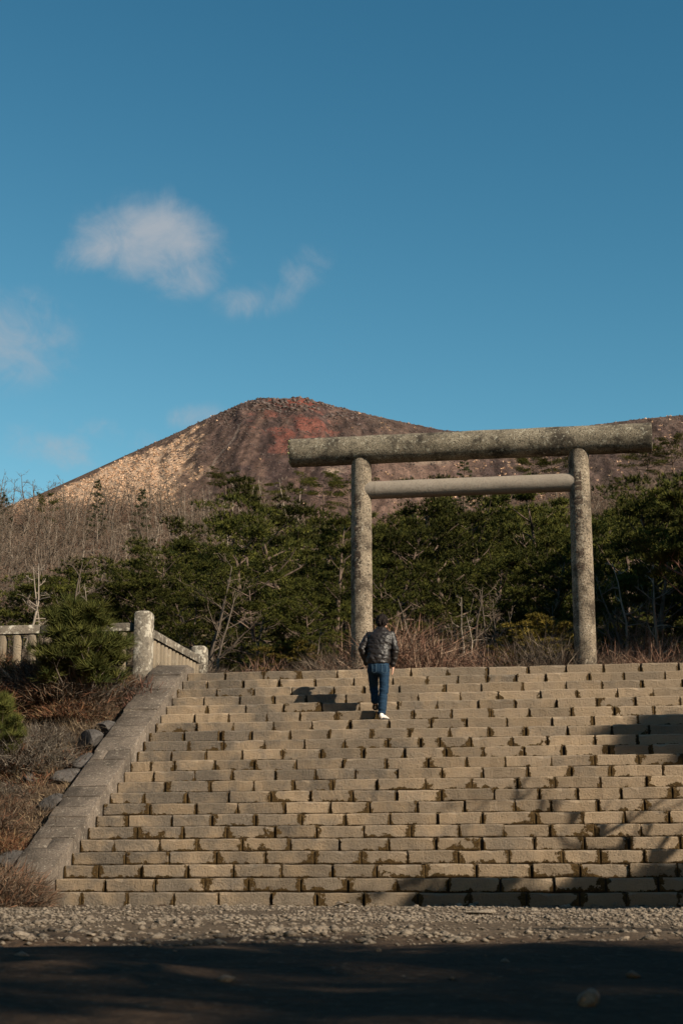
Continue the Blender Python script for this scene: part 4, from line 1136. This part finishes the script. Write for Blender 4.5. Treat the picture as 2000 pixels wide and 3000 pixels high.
gp = at(1220 * K, 1500 * K, 33)
plant('gold', GOLD, (M_GREYBARK, M_NEEDLE), 'evergreen_shrub', 'shrub', gp.x, 33, at(1220 * K, 1408 * K, 33).z - gz(gp.x, 33), 'rounded golden-green shrub left of the right gate pillar', None, 0.0, 1.25)
for cx, ty, Y, hw in ((1150, 1490, 31.5, 1.3), (870, 1500, 32.5, 1.2), (1255, 1480, 32, 1.2), (700, 1470, 33, 1.4)):
    q_ = at(cx * K, ty * K, Y); plant('gold', GOLD, (M_GREYBARK, M_NEEDLE), 'evergreen_shrub', 'shrub', q_.x, Y, max(0.7, q_.z - gz(q_.x, Y)), 'low green shrub just behind the top step', 'low shrubs behind the top step', None, hw)

# ------------------------------------------------------------------ bare trees
BARE = [bare_proto(200 + i_, 6.0, 2.0, 9, 5, 5, 1 + (i_ % 3 == 2), 1.0, 0.010, 0.25) for i_ in range(6)]
SNAG = [bare_proto(230 + i_, 6.5, 1.3, 9, 3, 3, 1, 0.85, 0.012, 0.40, 0.35) for i_ in range(4)]
for p_ in BARE: with_col(p_[1], (0.145, 0.108, 0.080), 0.25)
for p_ in SNAG: with_col(p_[1], (0.27, 0.22, 0.175), 0.2)


def bare(kd, cx, ty, Y, lab, grp, pale=False, hmax=9, wide=1.0):
    pr_ = SNAG[kd % 4] if pale else BARE[kd % 6]
    top = at(cx * K, ty * K, Y); g = gz(top.x, Y); h = min(hmax, max(1.6, top.z - g))
    plant(f'{"snag" if pale else "bare"}{kd % (4 if pale else 6)}', pr_, (M_PALE if pale else M_GREYBARK, M_TWIG), 'dead_tree' if pale else 'bare_tree', 'bare tree', top.x, Y, h, lab, grp, wide=wide, upper='crown', z=max(g, top.z - hmax))


# pale dead trunks standing on the left hillside
for cx, ty, Y in ((165, 1145, 150), (178, 1150, 146), (150, 1165, 140), (110, 1170, 140), (262, 1160, 132), (268, 1210, 128), (225, 1178, 135), (310, 1170, 140), (352, 1142, 150), (362, 1150, 152), (425, 1128, 150), (440, 1135, 152), (468, 1120, 148), (472, 1118, 146),
                  (535, 1090, 142), (595, 1090, 150), (560, 1120, 132), (552, 1160, 120), (345, 1190, 125), (360, 1205, 122), (415, 1165, 130), (435, 1200, 118), (300, 1205, 122), (20, 1185, 132), (8, 1210, 128), (45, 1225, 120), (85, 1200, 128), (130, 1205, 126), (500, 1150, 128), (520, 1180, 116), (700, 1095, 120), (690, 1120, 105),
                  (195, 1230, 118), (240, 1240, 112), (62, 1160, 145), (400, 1150, 140)):
    bare(R0.randrange(4), cx, ty, Y, 'pale dead trunk with short broken branches on the left hillside', 'dead trunks on the left hillside', True, 8.5, R0.uniform(0.8, 1.2))
# brown bare trees across the left hillside, the middle and the right slope
for i_ in range(190):
    cx = R0.uniform(-40, 720); Y = R0.uniform(92, 172); q_ = x_at(cx * K, Y, 25)
    h = R0.uniform(3.2, 5.6); top_z = gz(q_, Y) + h
    plant(f'bare{i_ % 6}', BARE[i_ % 6], (M_GREYBARK, M_TWIG), 'bare_tree', 'bare tree', q_, Y, h, 'leafless grey-brown tree on the left hillside, ' + ('low on the slope' if Y < 120 else 'halfway up' if Y < 148 else 'near its crest'), 'bare trees on the left hillside, ' + ('low' if Y < 120 else 'middle' if Y < 148 else 'crest'), wide=R0.uniform(1.0, 1.4), upper='crown')
for i_ in range(34):
    cx = R0.uniform(840, 1310); Y = R0.uniform(110, 172); q_ = x_at(cx * K, Y, 25)
    plant(f'bare{i_ % 6}', BARE[i_ % 6], (M_GREYBARK, M_TWIG), 'bare_tree', 'bare tree', q_, Y, R0.uniform(2.6, 4.4), 'leafless tree seen between the gate pillars near the tie beam', 'bare trees between the gate pillars', wide=R0.uniform(1.0, 1.4), upper='crown')
for i_ in range(60):
    cx = R0.uniform(1350, 1640); Y = R0.uniform(95, 176); q_ = x_at(cx * K, Y, 25)
    plant(f'bare{i_ % 6}', BARE[i_ % 6], (M_GREYBARK, M_TWIG), 'bare_tree', 'bare tree', q_, Y, R0.uniform(2.8, 4.8), 'leafless bushy tree on the brown slope right of the gate', 'bare trees on the right slope', wide=R0.uniform(1.1, 1.6), upper='crown')
# nearer bare trees
near_bare = [(45, 1270, 36, True, 'tall grey bare tree leaning above the fence at the left edge'), (135, 1290, 37, False, 'forked bare tree behind the fence left of the young pine'), (150, 1300, 39, True, 'pale forked bare tree with a long leaning limb behind the fence'),
             (1060, 1370, 35, True, 'pale twisted bare tree in the middle of the gate opening'), (1085, 1400, 34.5, True, 'slim pale bare tree beside the reddish trunk in the gate opening'), (1165, 1350, 36, False, 'bare tree with fanning grey branches above the golden shrub'),
             (1270, 1380, 36, False, 'bare bush-like tree close to the left of the right pillar'), (1420, 1290, 36, True, 'thin pale bare trunk right of the right pillar'), (1460, 1300, 36, False, 'dark branching bare tree between the right pillar and the edge'),
             (1530, 1275, 35, True, 'pale bare trunk near the right edge behind the steps'), (580, 1420, 35, False, 'low bare tree under the pines left of the gate'), (700, 1440, 34, False, 'bare twiggy tree left of the foot of the left pillar'), (240, 1335, 29.5, True, 'small bleached bare sapling rising behind the young pine')]
for i_, (cx, ty, Y, pale, lab) in enumerate(near_bare):
    bare(i_, cx, ty, Y, lab, 'bare trees behind the terrace', pale, 8, 1.0)
# x at the right edge
M_RED = bark('red_pine_bark', (0.14, 0.07, 0.05), (0.36, 0.20, 0.15), 4)
q_ = at(1568 * K, 1500 * K, 31.5)
RED = pine_proto(106, 5.0, 2.4, 20, 46, 0.50, 'round')
plant('redpine', RED, (M_RED, M_NEEDLE), 'red_pine', 'pine tree', q_.x, 31.5, 4.3, 'pine with pinkish red trunk cut off by the right edge of the picture', None, 0.6, 0.9)

for i_ in range(22):
    cx = R0.choice((R0.uniform(860, 1560), R0.uniform(400, 800), R0.uniform(860, 1560))); Y = R0.uniform(34.5, 41); q_ = x_at(cx * K, Y, 5)
    plant(f'bare{i_ % 6}', BARE[i_ % 6], (M_GREYBARK, M_TWIG), 'bare_tree', 'bare tree', q_, Y, R0.uniform(2.0, 3.6), 'bare grey tree among the trunks of the front pines, ' + zone_x(cx), 'bare trees among the front pines, ' + zone_x(cx), wide=R0.uniform(1.0, 1.5), upper='crown')

# ------------------------------------------------------------------ bushes of bare twigs
def twig_bush(seed, n, h, spread, cols, w_=0.007):
    rs = np.random.RandomState(seed); st, tw = Acc(), Acc()
    for i_ in range(7):
        az = i_ * 0.9 + rs.uniform(-.3, .3); p, _ = bend((0.06 * math.cos(az), 0.06 * math.sin(az), -0.05), (math.cos(az) * 0.8, math.sin(az) * 0.8, 0.9), h * 0.8, 4, rs, 0.18, 0.08)
        st.tube(p, [0.009, 0.007, 0.005, 0.004, 0.003], 4, cap=False)
    az = rs.uniform(0, 6.28, n); rr = spread * np.sqrt(rs.uniform(0, 1, n)); zz = h * rs.uniform(0.02, 0.85, n) * np.sqrt(np.clip(1 - (rr / spread) ** 2, 0.05, 1))
    P = np.stack([rr * np.cos(az), rr * np.sin(az), zz], 1)
    D = np.stack([np.cos(az) * rr / spread, np.sin(az) * rr / spread, np.full(n, 0.8)], 1) + rs.normal(size=(n, 3)) * 0.6; D /= np.linalg.norm(D, axis=1, keepdims=True)
    c = np.array(cols)[rs.randint(0, len(cols), n)] * rs.uniform(0.7, 1.3, (n, 1))
    tw.blades(P, D, h * rs.uniform(0.15, 0.42, n), w_ * rs.uniform(0.7, 1.6, n), c)
    return st.mesh('stems'), tw.mesh('twigs'), h, spread


REDB = twig_bush(301, 2600, 1.3, 1.0, [(0.15, 0.078, 0.053), (0.22, 0.122, 0.083), (0.32, 0.22, 0.155), (0.09, 0.055, 0.038)], 0.009)
GREYB = twig_bush(302, 2400, 1.4, 1.0, [(0.085, 0.064, 0.048), (0.20, 0.155, 0.115), (0.05, 0.037, 0.028)], 0.008)
DRYB = twig_bush(303, 2600, 0.6, 0.6, [(0.105, 0.072, 0.048), (0.16, 0.115, 0.078), (0.075, 0.056, 0.042), (0.17, 0.085, 0.05)], 0.008)
DRYG = twig_bush(305, 2600, 0.6, 0.6, [(0.085, 0.070, 0.056), (0.145, 0.122, 0.098), (0.06, 0.05, 0.042), (0.19, 0.16, 0.125)], 0.007)
DRYR = twig_bush(306, 2400, 0.5, 0.6, [(0.15, 0.062, 0.032), (0.20, 0.095, 0.05), (0.10, 0.055, 0.035), (0.22, 0.15, 0.08)], 0.008)
GRNB = twig_bush(307, 2400, 0.5, 0.6, [(0.045, 0.058, 0.016), (0.07, 0.075, 0.025), (0.10, 0.075, 0.045), (0.06, 0.05, 0.03)], 0.010)
LEAFB = twig_bush(304, 1500, 0.8, 0.55, [(0.20, 0.10, 0.075), (0.26, 0.14, 0.10), (0.13, 0.08, 0.05)], 0.022)
for i_ in range(46):
    cx = (410 + 400 * R0.random()) if i_ < 11 else 840 + 820 * (i_ - 11 + R0.uniform(0, 1)) / 35; Y = R0.choice((31.3, 32.6, 34, 35.5)) + R0.uniform(-0.5, 0.5); q_ = x_at(cx * K, Y, 4.4)
    rd = R0.random() < (0.75 if cx > 880 else 0.35)
    h = R0.uniform(0.75, 1.5) * (0.75 if cx < 830 else 1.0) * (1.1 if 880 < cx < 1010 else 1.0) * (0.75 if 1010 < cx < 1120 else 1)
    if rd: plant('redbush', REDB, (M_GREYBARK, M_TWIG), 'bare_bush', 'bush', q_, Y, h, 'leafless reddish-brown bush behind the top step, ' + zone_x(cx), 'reddish bare bushes behind the steps, ' + zone_x(cx), wide=R0.uniform(0.9, 1.3), lower='stems', upper='twigs')
    else: plant('greybush', GREYB, (M_GREYBARK, M_TWIG), 'bare_bush', 'bush', q_, Y, h, 'leafless grey-brown bush behind the top step, ' + zone_x(cx), 'grey bare bushes behind the steps, ' + zone_x(cx), wide=R0.uniform(0.9, 1.3), lower='stems', upper='twigs')
for i_ in range(12):
    q_ = x_at(R0.uniform(-10, 290) * K, 30, 4.4); plant('greybush', GREYB, (M_GREYBARK, M_TWIG), 'bare_bush', 'bush', q_, 30 + R0.uniform(-1, 3.5), R0.uniform(0.9, 1.5), 'grey-brown twiggy bush behind the fence rail', 'bare bushes behind the fence', lower='stems', upper='twigs')
for cx, Y, h, lab in ((905, 32.2, 1.75, 'tall reddish-brown bare bush just right of the person'), (950, 32.8, 1.9, 'highest reddish bare bush between the person and the slim pale trees'), (1000, 32.0, 1.35, 'rounded reddish bare bush left of the golden shrub'),
                      (1395, 32.0, 1.3, 'grey-red bare bush against the right side of the right pillar'), (1475, 31.6, 1.0, 'bright russet bare bush behind the top step right of the gate'), (1520, 31.8, 0.9, 'small russet bare bush beside the red pine trunk')):
    plant('redbush', REDB, (M_GREYBARK, M_TWIG), 'bare_bush', 'bush', x_at(cx * K, Y, 4.4), Y, h, lab, 'reddish bare bushes behind the steps', wide=1.15, lower='stems', upper='twigs')
q_ = at(345 * K, 1530 * K, 27.0); plant('leafbush', LEAFB, (M_GREYBARK, M_TWIG), 'leafy_bush', 'bush', q_.x - 0.05, 27.0, 0.72, 'small rust-red bush at the foot of the tall corner post', None, 0.3, 1.15, lower='stems', upper='leaves')
# bank: low dry shrubs
for i_ in range(84):
    e = R0.uniform(ST_D - 0.1, 26.8); s_ = S_L - CO_W - R0.uniform(0.40, 4.6) - 0.45 * (21.5 < e < 25.2); p = se(s_, e)
    zb = 'on the top of the bank below the fence' if e > 24.6 else 'halfway up the bank beside the steps' if e > 22.2 else 'low on the bank beside the steps'
    kd_, pr_, lb = R0.choice((('dryshrub', DRYB, 'low leafless brown shrub on the bank left of the steps'), ('dryshrub', DRYB, 'low leafless brown shrub on the bank left of the steps'), ('greyshrub', DRYG, 'low leafless grey shrub on the bank left of the steps'), ('greyshrub', DRYG, 'low leafless grey shrub on the bank left of the steps'),
                              ('rustshrub', DRYR, 'low rust-coloured shrub on the bank left of the steps'), ('greenshrub', GRNB, 'low shrub with dull green leaves on the bank left of the steps')))
    plant(kd_, pr_, (M_GREYBARK, M_TWIG), 'dry_shrub', 'shrub', p.x, p.y, R0.uniform(0.26, 0.72), lb.replace('on the bank left of the steps', zb), lb.split(' on')[0].replace('low shrub with dull green leaves', 'low green-leaved shrub') + 's ' + zb, wide=R0.uniform(1.0, 1.6), lower='stems', upper='twigs')

for px_, py_, Y_, h_ in ((-5, 2600, 19.4, 0.5), (42, 2600, 19.7, 0.36), (-20, 2540, 20.2, 0.6)):
    x_ = x_at(px_, Y_, 0.2); plant('dryshrub', DRYB, (M_GREYBARK, M_TWIG), 'dry_shrub', 'shrub', x_, Y_, h_, 'brown shrub at the foot of the bank hiding the base of the side wall', 'shrubs at the foot of the bank', wide=1.25, lower='stems', upper='twigs')

# ------------------------------------------------------------------ undergrowth and thicket (uncountable)
a = Acc(); n_cl = 1500
e = RS.uniform(ST_D - 0.25, 27.4, n_cl); s_ = S_L - CO_W - 0.05 - RS.uniform(0, 5.2, n_cl)
cx_ = s_ * math.cos(PSI) + e * math.sin(PSI); cy_ = -s_ * math.sin(PSI) + e * math.cos(PSI)
pal = np.array([(0.115, 0.082, 0.056), (0.155, 0.116, 0.08), (0.08, 0.06, 0.043), (0.23, 0.165, 0.10), (0.165, 0.075, 0.042), (0.12, 0.10, 0.06)])
ci = np.clip(((fbm(cx_ * 0.9, cy_ * 0.9, 71, 2) + 0.5) * 4 + RS.uniform(-1, 2, n_cl)).astype(int), 0, 5)
m = 46
P = np.repeat(np.stack([cx_, cy_, ground_z(cx_, cy_)], 1), m, 0); n = len(P)
rad = np.repeat(RS.uniform(0.08, 0.26, n_cl), m); off = RS.normal(size=(n, 3)) * np.array([1, 1, 0.45]) * rad[:, None] * 0.7; off[:, 2] = np.abs(off[:, 2])
D = off / (np.linalg.norm(off, axis=1, keepdims=True) + 1e-6) + RS.normal(size=(n, 3)) * 0.5 + np.array([0, 0, 0.5]); D /= np.linalg.norm(D, axis=1, keepdims=True)
a.blades(P + off, D, RS.uniform(0.05, 0.19, n), RS.uniform(0.006, 0.014, n), pal[np.repeat(ci, m)] * RS.uniform(0.6, 1.35, (n, 1)))
tag(a.build('bank_undergrowth', M_GRASS), kind='stuff')
# forest floor: dead leaves and low twigs behind the terrace
a = Acc(); n = 26000
Y = RS.uniform(29.5, 42, n); X = (RS.uniform(-150, 2150, n) - 1000) / F_PX * Y * 1.02
e = X * math.sin(PSI) + Y * math.cos(PSI); ok = (e > 30.0) | (X < -3.8); X, Y = X[ok], Y[ok]; n = len(X)
D = RS.normal(size=(n, 3)) * np.array([0.7, 0.7, 0.5]) + np.array([0, 0, 0.8]); D /= np.linalg.norm(D, axis=1, keepdims=True)
a.blades(np.stack([X, Y, ground_z(X, Y)], 1), D, RS.uniform(0.12, 0.55, n), RS.uniform(0.008, 0.02, n), np.array([(0.14, 0.085, 0.055), (0.20, 0.14, 0.10), (0.10, 0.07, 0.05), (0.22, 0.10, 0.06)])[RS.randint(0, 4, n)] * RS.uniform(0.6, 1.3, (n, 1)))
tag(a.build('forest_undergrowth', M_GRASS), kind='stuff')
# the bare thicket on the hill
a = Acc(); n_cl = 5200
Y = RS.uniform(84, 182, n_cl); X = (RS.uniform(-200, 2200, n_cl) - 1000) / F_PX * Y * 1.06
m = 34; hgt = np.repeat(RS.uniform(1.1, 2.7, n_cl), m); rad = np.repeat(RS.uniform(0.7, 1.5, n_cl), m)
P = np.repeat(np.stack([X, Y, ground_z(X, Y)], 1), m, 0); n = len(P)
off = RS.normal(size=(n, 3)) * np.array([0.55, 0.55, 0]); off *= rad[:, None]; off[:, 2] = hgt * RS.uniform(0.05, 0.7, n) * np.exp(-(off[:, 0] ** 2 + off[:, 1] ** 2) / (2 * rad ** 2))
D = np.stack([off[:, 0] / rad, off[:, 1] / rad, np.full(n, 0.7)], 1) + RS.normal(size=(n, 3)) * 0.85; D /= np.linalg.norm(D, axis=1, keepdims=True)
pal = np.array([(0.150, 0.108, 0.078), (0.108, 0.077, 0.056), (0.138, 0.080, 0.056), (0.205, 0.158, 0.122), (0.080, 0.056, 0.041)])
ci = np.clip(((fbm(X / 9., Y / 14., 73, 2) + 0.5) * 3.2 + RS.uniform(-0.6, 1.6, n_cl)).astype(int), 0, 4)
a.blades(P + off, D, hgt * RS.uniform(0.2, 0.5, n), RS.uniform(0.025, 0.06, n), pal[np.repeat(ci, m)] * RS.uniform(0.65, 1.3, (n, 1)))
tag(a.build('bare_thicket', M_GRASS), kind='stuff')

# ------------------------------------------------------------------ rocks and stones
def boulder(seed, sx, sy, sz, flat=1.0):
    import bmesh
    bm = bmesh.new(); bmesh.ops.create_icosphere(bm, subdivisions=3 if sx < 0.9 else 2, radius=1.0); rs = np.random.RandomState(seed)
    cuts = [(Vector(rs.normal(size=3)).normalized(), rs.uniform(0.42, 0.85)) for _ in range(12)]
    for v_ in bm.verts:
        for nrm, dd in cuts:
            ex_ = v_.co.dot(nrm) - dd
            if ex_ > 0: v_.co -= nrm * ex_ * 0.92
        v_.co *= 1 + 0.05 * float(fbm(np.array([v_.co.x * 2.5 + seed]), np.array([v_.co.y * 2.5 + v_.co.z * 2]), seed, 2)[0])
        v_.co = Vector((v_.co.x * sx, v_.co.y * sy, v_.co.z * sz))
    me = bpy.data.meshes.new('boulder'); bm.to_mesh(me); bm.free()
    return me


for (px, py, sw, sd, sh, rz, lab) in [(318, 2108, 0.26, 0.30, 0.20, 0.5, 'smooth dark boulder highest beside the side wall'), (270, 2150, 0.27, 0.26, 0.19, 0.2, 'grey angular boulder beside the middle of the side wall'),
                                      (250, 2208, 0.24, 0.24, 0.12, 0.1, 'flat dark boulder leaning on the side wall'), (200, 2242, 0.30, 0.26, 0.09, 0.4, 'low grey slab rock below the flat boulder'),
                                      (160, 2322, 0.27, 0.28, 0.12, 0.2, 'broad dark slab rock beside the wall halfway down'), (45, 2500, 0.26, 0.30, 0.13, 0.1, 'dark slab rock near the foot of the bank'), (148, 2175, 0.13, 0.13, 0.07, 0.7, 'small grey rock among the dry shrubs'), (90, 2235, 0.13, 0.12, 0.09, 0.9, 'small lichen-grey rock low on the bank')]:
    s_ = S_L - CO_W - 0.30; e = e_of_pixel(py, s_)
    P = at(px, py, se(s_, e).y)
    me = boulder(int(px), sw, sd, sh); me.materials.append(M_ROCK)
    o = link('boulder', me, None, (P.x, P.y, gz(P.x, P.y) + sh * 0.55)); o.rotation_euler = (0.42, R0.uniform(-.15, .15), rz)
    tag(o, lab, 'boulder', 'boulders beside the side wall')

a = Acc(); n = 36000
Y = np.concatenate([RS.uniform(5.8, 20.6, n - 1500), RS.uniform(3.2, 5.9, 1500)]); X = (RS.uniform(-120, 2120, n) - 1000) / F_PX * Y
e = X * math.sin(PSI) + Y * math.cos(PSI)
dens = np.clip(0.55 + 1.5 * fbm(X * 0.7, Y * 0.35, 81, 3), 0.12, 1) * np.where(Y < 5.9, 0.04, 1.0); ok = (e < ST_D + 0.05) & (RS.uniform(size=n) < dens); X, Y = X[ok], Y[ok]; n = len(X)
S = np.exp(RS.normal(size=n) * 0.62) * 0.0085; S = np.clip(S, 0.005, 0.034)
S3 = np.stack([S * RS.uniform(0.9, 1.5, n), S * RS.uniform(0.8, 1.2, n), S * RS.uniform(0.35, 0.75, n)], 1)
rocks(a, np.stack([X, Y, ground_z(X, Y) + S * 0.15], 1), S3, np.ones((n, 3)))
tag(a.build('gravel', M_GRAVEL), kind='stuff')
protos = []
for i_ in range(6):
    me = boulder(500 + i_, 1.0, 0.8, 0.5); me.materials.append(M_GRAVEL); protos.append(me)
done = 0
while done < 130:
    Y = R0.choice((R0.uniform(6.2, 11), R0.uniform(6.2, 19.8))); px = R0.uniform(-20, 2020); X = (px - 1000) / F_PX * Y
    if X * math.sin(PSI) + Y * math.cos(PSI) > ST_D - 0.08: continue
    r_ = R0.uniform(0.014, 0.028) * (1 + (R0.random() < 0.15) * 0.7)
    o = link('stone', protos[done % 6], None, (X, Y, gz(X, Y) + r_ * 0.18)); o.scale = (r_ * R0.uniform(0.8, 1.5), r_, r_ * R0.uniform(0.7, 1.2)); o.rotation_euler = (R0.uniform(-.2, .2), R0.uniform(-.2, .2), R0.uniform(0, 6.28))
    tag(o, 'loose pale stone on the ' + ('left' if px < 667 else 'middle' if px < 1334 else 'right') + ' third of the gravel below the steps', 'stone', 'loose stones on the ' + ('left' if px < 667 else 'middle' if px < 1334 else 'right') + ' of the gravel'); done += 1
# stones against the foot of the first step
for i_ in range(34):
    s_ = s_of(R0.uniform(150, 2010), ST_D, 0); p = se(s_, ST_D - R0.uniform(0.05, 0.22)); r_ = R0.uniform(0.022, 0.05)
    o = link('stone', protos[i_ % 6], None, (p.x, p.y, gz(p.x, p.y) + r_ * 0.25)); o.scale = (r_ * R0.uniform(0.9, 1.4), r_, r_ * R0.uniform(0.9, 1.5)); o.rotation_euler = (0, 0, R0.uniform(0, 6.28))
    tag(o, 'pebble resting against the foot of the lowest step', 'stone', 'stones along the lowest step')


def stone_at(px, py, wpx, hpx, lab, seed, mat=M_GRAVEL):
    d = ray_dir(px, py); Y = CAM_H / -(d.z / d.y); X = d.x / d.y * Y; sc = Y / F_PX
    me = boulder(seed, wpx * sc / 2, wpx * sc * 0.42, hpx * sc / 2); me.materials.append(mat)
    o = link('stone', me, None, (X, Y, gz(X, Y) + hpx * sc * 0.38)); o.rotation_euler = (0, 0, 0.3); tag(o, lab, 'stone')


stone_at(1720, 2952, 74, 58, 'rounded tan stone alone on the dark ground in the foreground', 611)
stone_at(1108, 2794, 18, 20, 'small pale upright stone alone at the edge of the foreground shade', 612)
stone_at(1405, 2682, 95, 22, 'long flat slab of pale stone lying on the gravel near the shaded step', 613)
stone_at(800, 2742, 60, 36, 'largest angular grey stone on the gravel left of the middle', 614)
stone_at(888, 2744, 46, 26, 'broad grey stone beside the largest one on the gravel', 615)
stone_at(265, 2746, 46, 16, 'flat grey stone on the gravel at the left', 616)

# ------------------------------------------------------------------ trees round the viewer: some known by their shade, others added against sky light
SHADE = [pine_proto(400 + i_, 11.0, 4.2, 46, 60, 0.30, 'round', 0.30, 0.11, 8, pad=0.5, pad_n=24) for i_ in range(2)]
SPARSE = [pine_proto(420 + i_, 11.0, 4.4, 22, 30, 0.34, 'round', 0.26, 0.06, 7, pad=0.40, pad_n=11) for i_ in range(2)]


def shade_tip(T, h, wide, i_, lab, rz=0.7):
    """a tree of height h whose top throws its shadow on the ground point T"""
    k_ = h / SUN.z
    plant(f'shade{i_ % 2}', SHADE[i_ % 2], (M_BARK, M_NEEDLE), 'pine_tree', 'pine tree', T[0] + SUN.x * k_, T[1] + SUN.y * k_, h, lab, 'pines right of the steps', rz, wide=wide)


def shade_tree(P, z_mid, h, wide, i_, lab, thin=False, rz=0.7):
    """a tree whose crown, at height z_mid, throws its shadow on the point P"""
    k_ = (z_mid - P[2]) / SUN.z; x, y = P[0] + SUN.x * k_, P[1] + SUN.y * k_
    plant(f'{"sparse" if thin else "shade"}{i_ % 2}', (SPARSE if thin else SHADE)[i_ % 2], (M_BARK, M_NEEDLE), 'pine_tree', 'pine tree', x, y, h, lab, 'pines behind the viewer', rz + (i_ * 1.3 if thin else 0), wide=wide)


for i_, (px_, py_, zm, h, wd) in enumerate([(0.1, 2.6, 6.5, 10, 1.0), (-2.6, 2.1, 6.0, 9.5, 1.0), (2.6, 2.2, 6.5, 10, 1.0), (-1.5, -1.0, 7.5, 12, 1.0), (1.6, -1.6, 8, 12, 1.1), (-5.5, 1.8, 6.5, 10, 1.0), (5.5, 1.4, 7, 11, 1.0), (1.0, 0.4, 7.5, 11, 1.0), (-1.2, 1.2, 7, 10.5, 1.0)]):
    shade_tree((px_, py_, 0), zm, h, wd, i_, 'tall pine standing behind the viewer and shading the foreground', True)
for i_ in range(70):  # unseen pines added all round to block sky light and deepen the shade
    if i_ < 26: x_, y_, h_ = -28 + 56 * (i_ + R0.random()) / 26, R0.choice((-15, -20, -26)) + R0.uniform(-2, 2), R0.uniform(13, 15.5)
    elif i_ < 38: x_, y_, h_ = R0.uniform(21, 30), R0.uniform(-10, 16), R0.uniform(10, 12.5)
    elif i_ < 60: x_, y_, h_ = R0.uniform(-27, -17), R0.uniform(-8, 21), R0.uniform(14, 17)
    else: x_, y_, h_ = R0.uniform(12, 19), R0.uniform(29, 37), R0.uniform(7.5, 10)
    plant(f'shade{i_ % 2}', SHADE[i_ % 2], (M_BARK, M_NEEDLE), 'pine_tree', 'pine tree', x_, y_, h_, 'unseen pine added round the open ground to block sky light', 'added pines blocking sky light', wide=1.15)
for i_, (tx, ty, h, wd) in enumerate([(1.25, 20.50, 6.6, 0.62), (2.1, 20.62, 6.4, 0.66), (3.1, 20.86, 6.8, 0.70), (4.1, 20.72, 6.4, 0.70), (5.2, 20.95, 7.0, 0.7), (2.0, 19.7, 6.0, 0.7), (3.6, 19.6, 6.2, 0.75), (5.0, 18.2, 6.2, 0.75)]):
    shade_tip((tx, ty), h, wd, i_, 'pine in the row right of the steps whose shade lies on the lowest steps', 0.7 + i_ * 0.9)
k_ = (12.0 - 2.9) / SUN.z
plant('shade1', SHADE[1], (M_BARK, M_NEEDLE), 'pine_tree', 'pine tree', 6.0 + SUN.x * k_, 24.9 + SUN.y * k_, 12.0, 'tall slender pine right of the steps whose shade lies on the upper steps', 'pines right of the steps', 2.2, wide=0.55)
k_ = (11.0 - 2.5) / SUN.z
plant('shade0', SHADE[0], (M_BARK, M_NEEDLE), 'pine_tree', 'pine tree', 6.0 + SUN.x * k_, 23.7 + SUN.y * k_, 11.0, 'second tall pine right of the steps whose shade lies on the upper steps', 'pines right of the steps', 1.1, wide=0.55)
pr_ = BARE[1]; k_ = (5.0 - 0.9) / SUN.z
plant('bare1', pr_, (M_GREYBARK, M_TWIG), 'bare_tree', 'bare tree', 1.9 + SUN.x * k_, 21.8 + SUN.y * k_, 6.5, 'bare tree right of the steps that throws thin twig shadows', 'trees beside the steps', 0.4, upper='crown')
print('blocks', n_blocks, 'objects', len(bpy.data.objects), 'tris', sum(len(m_.polygons) for m_ in bpy.data.meshes))
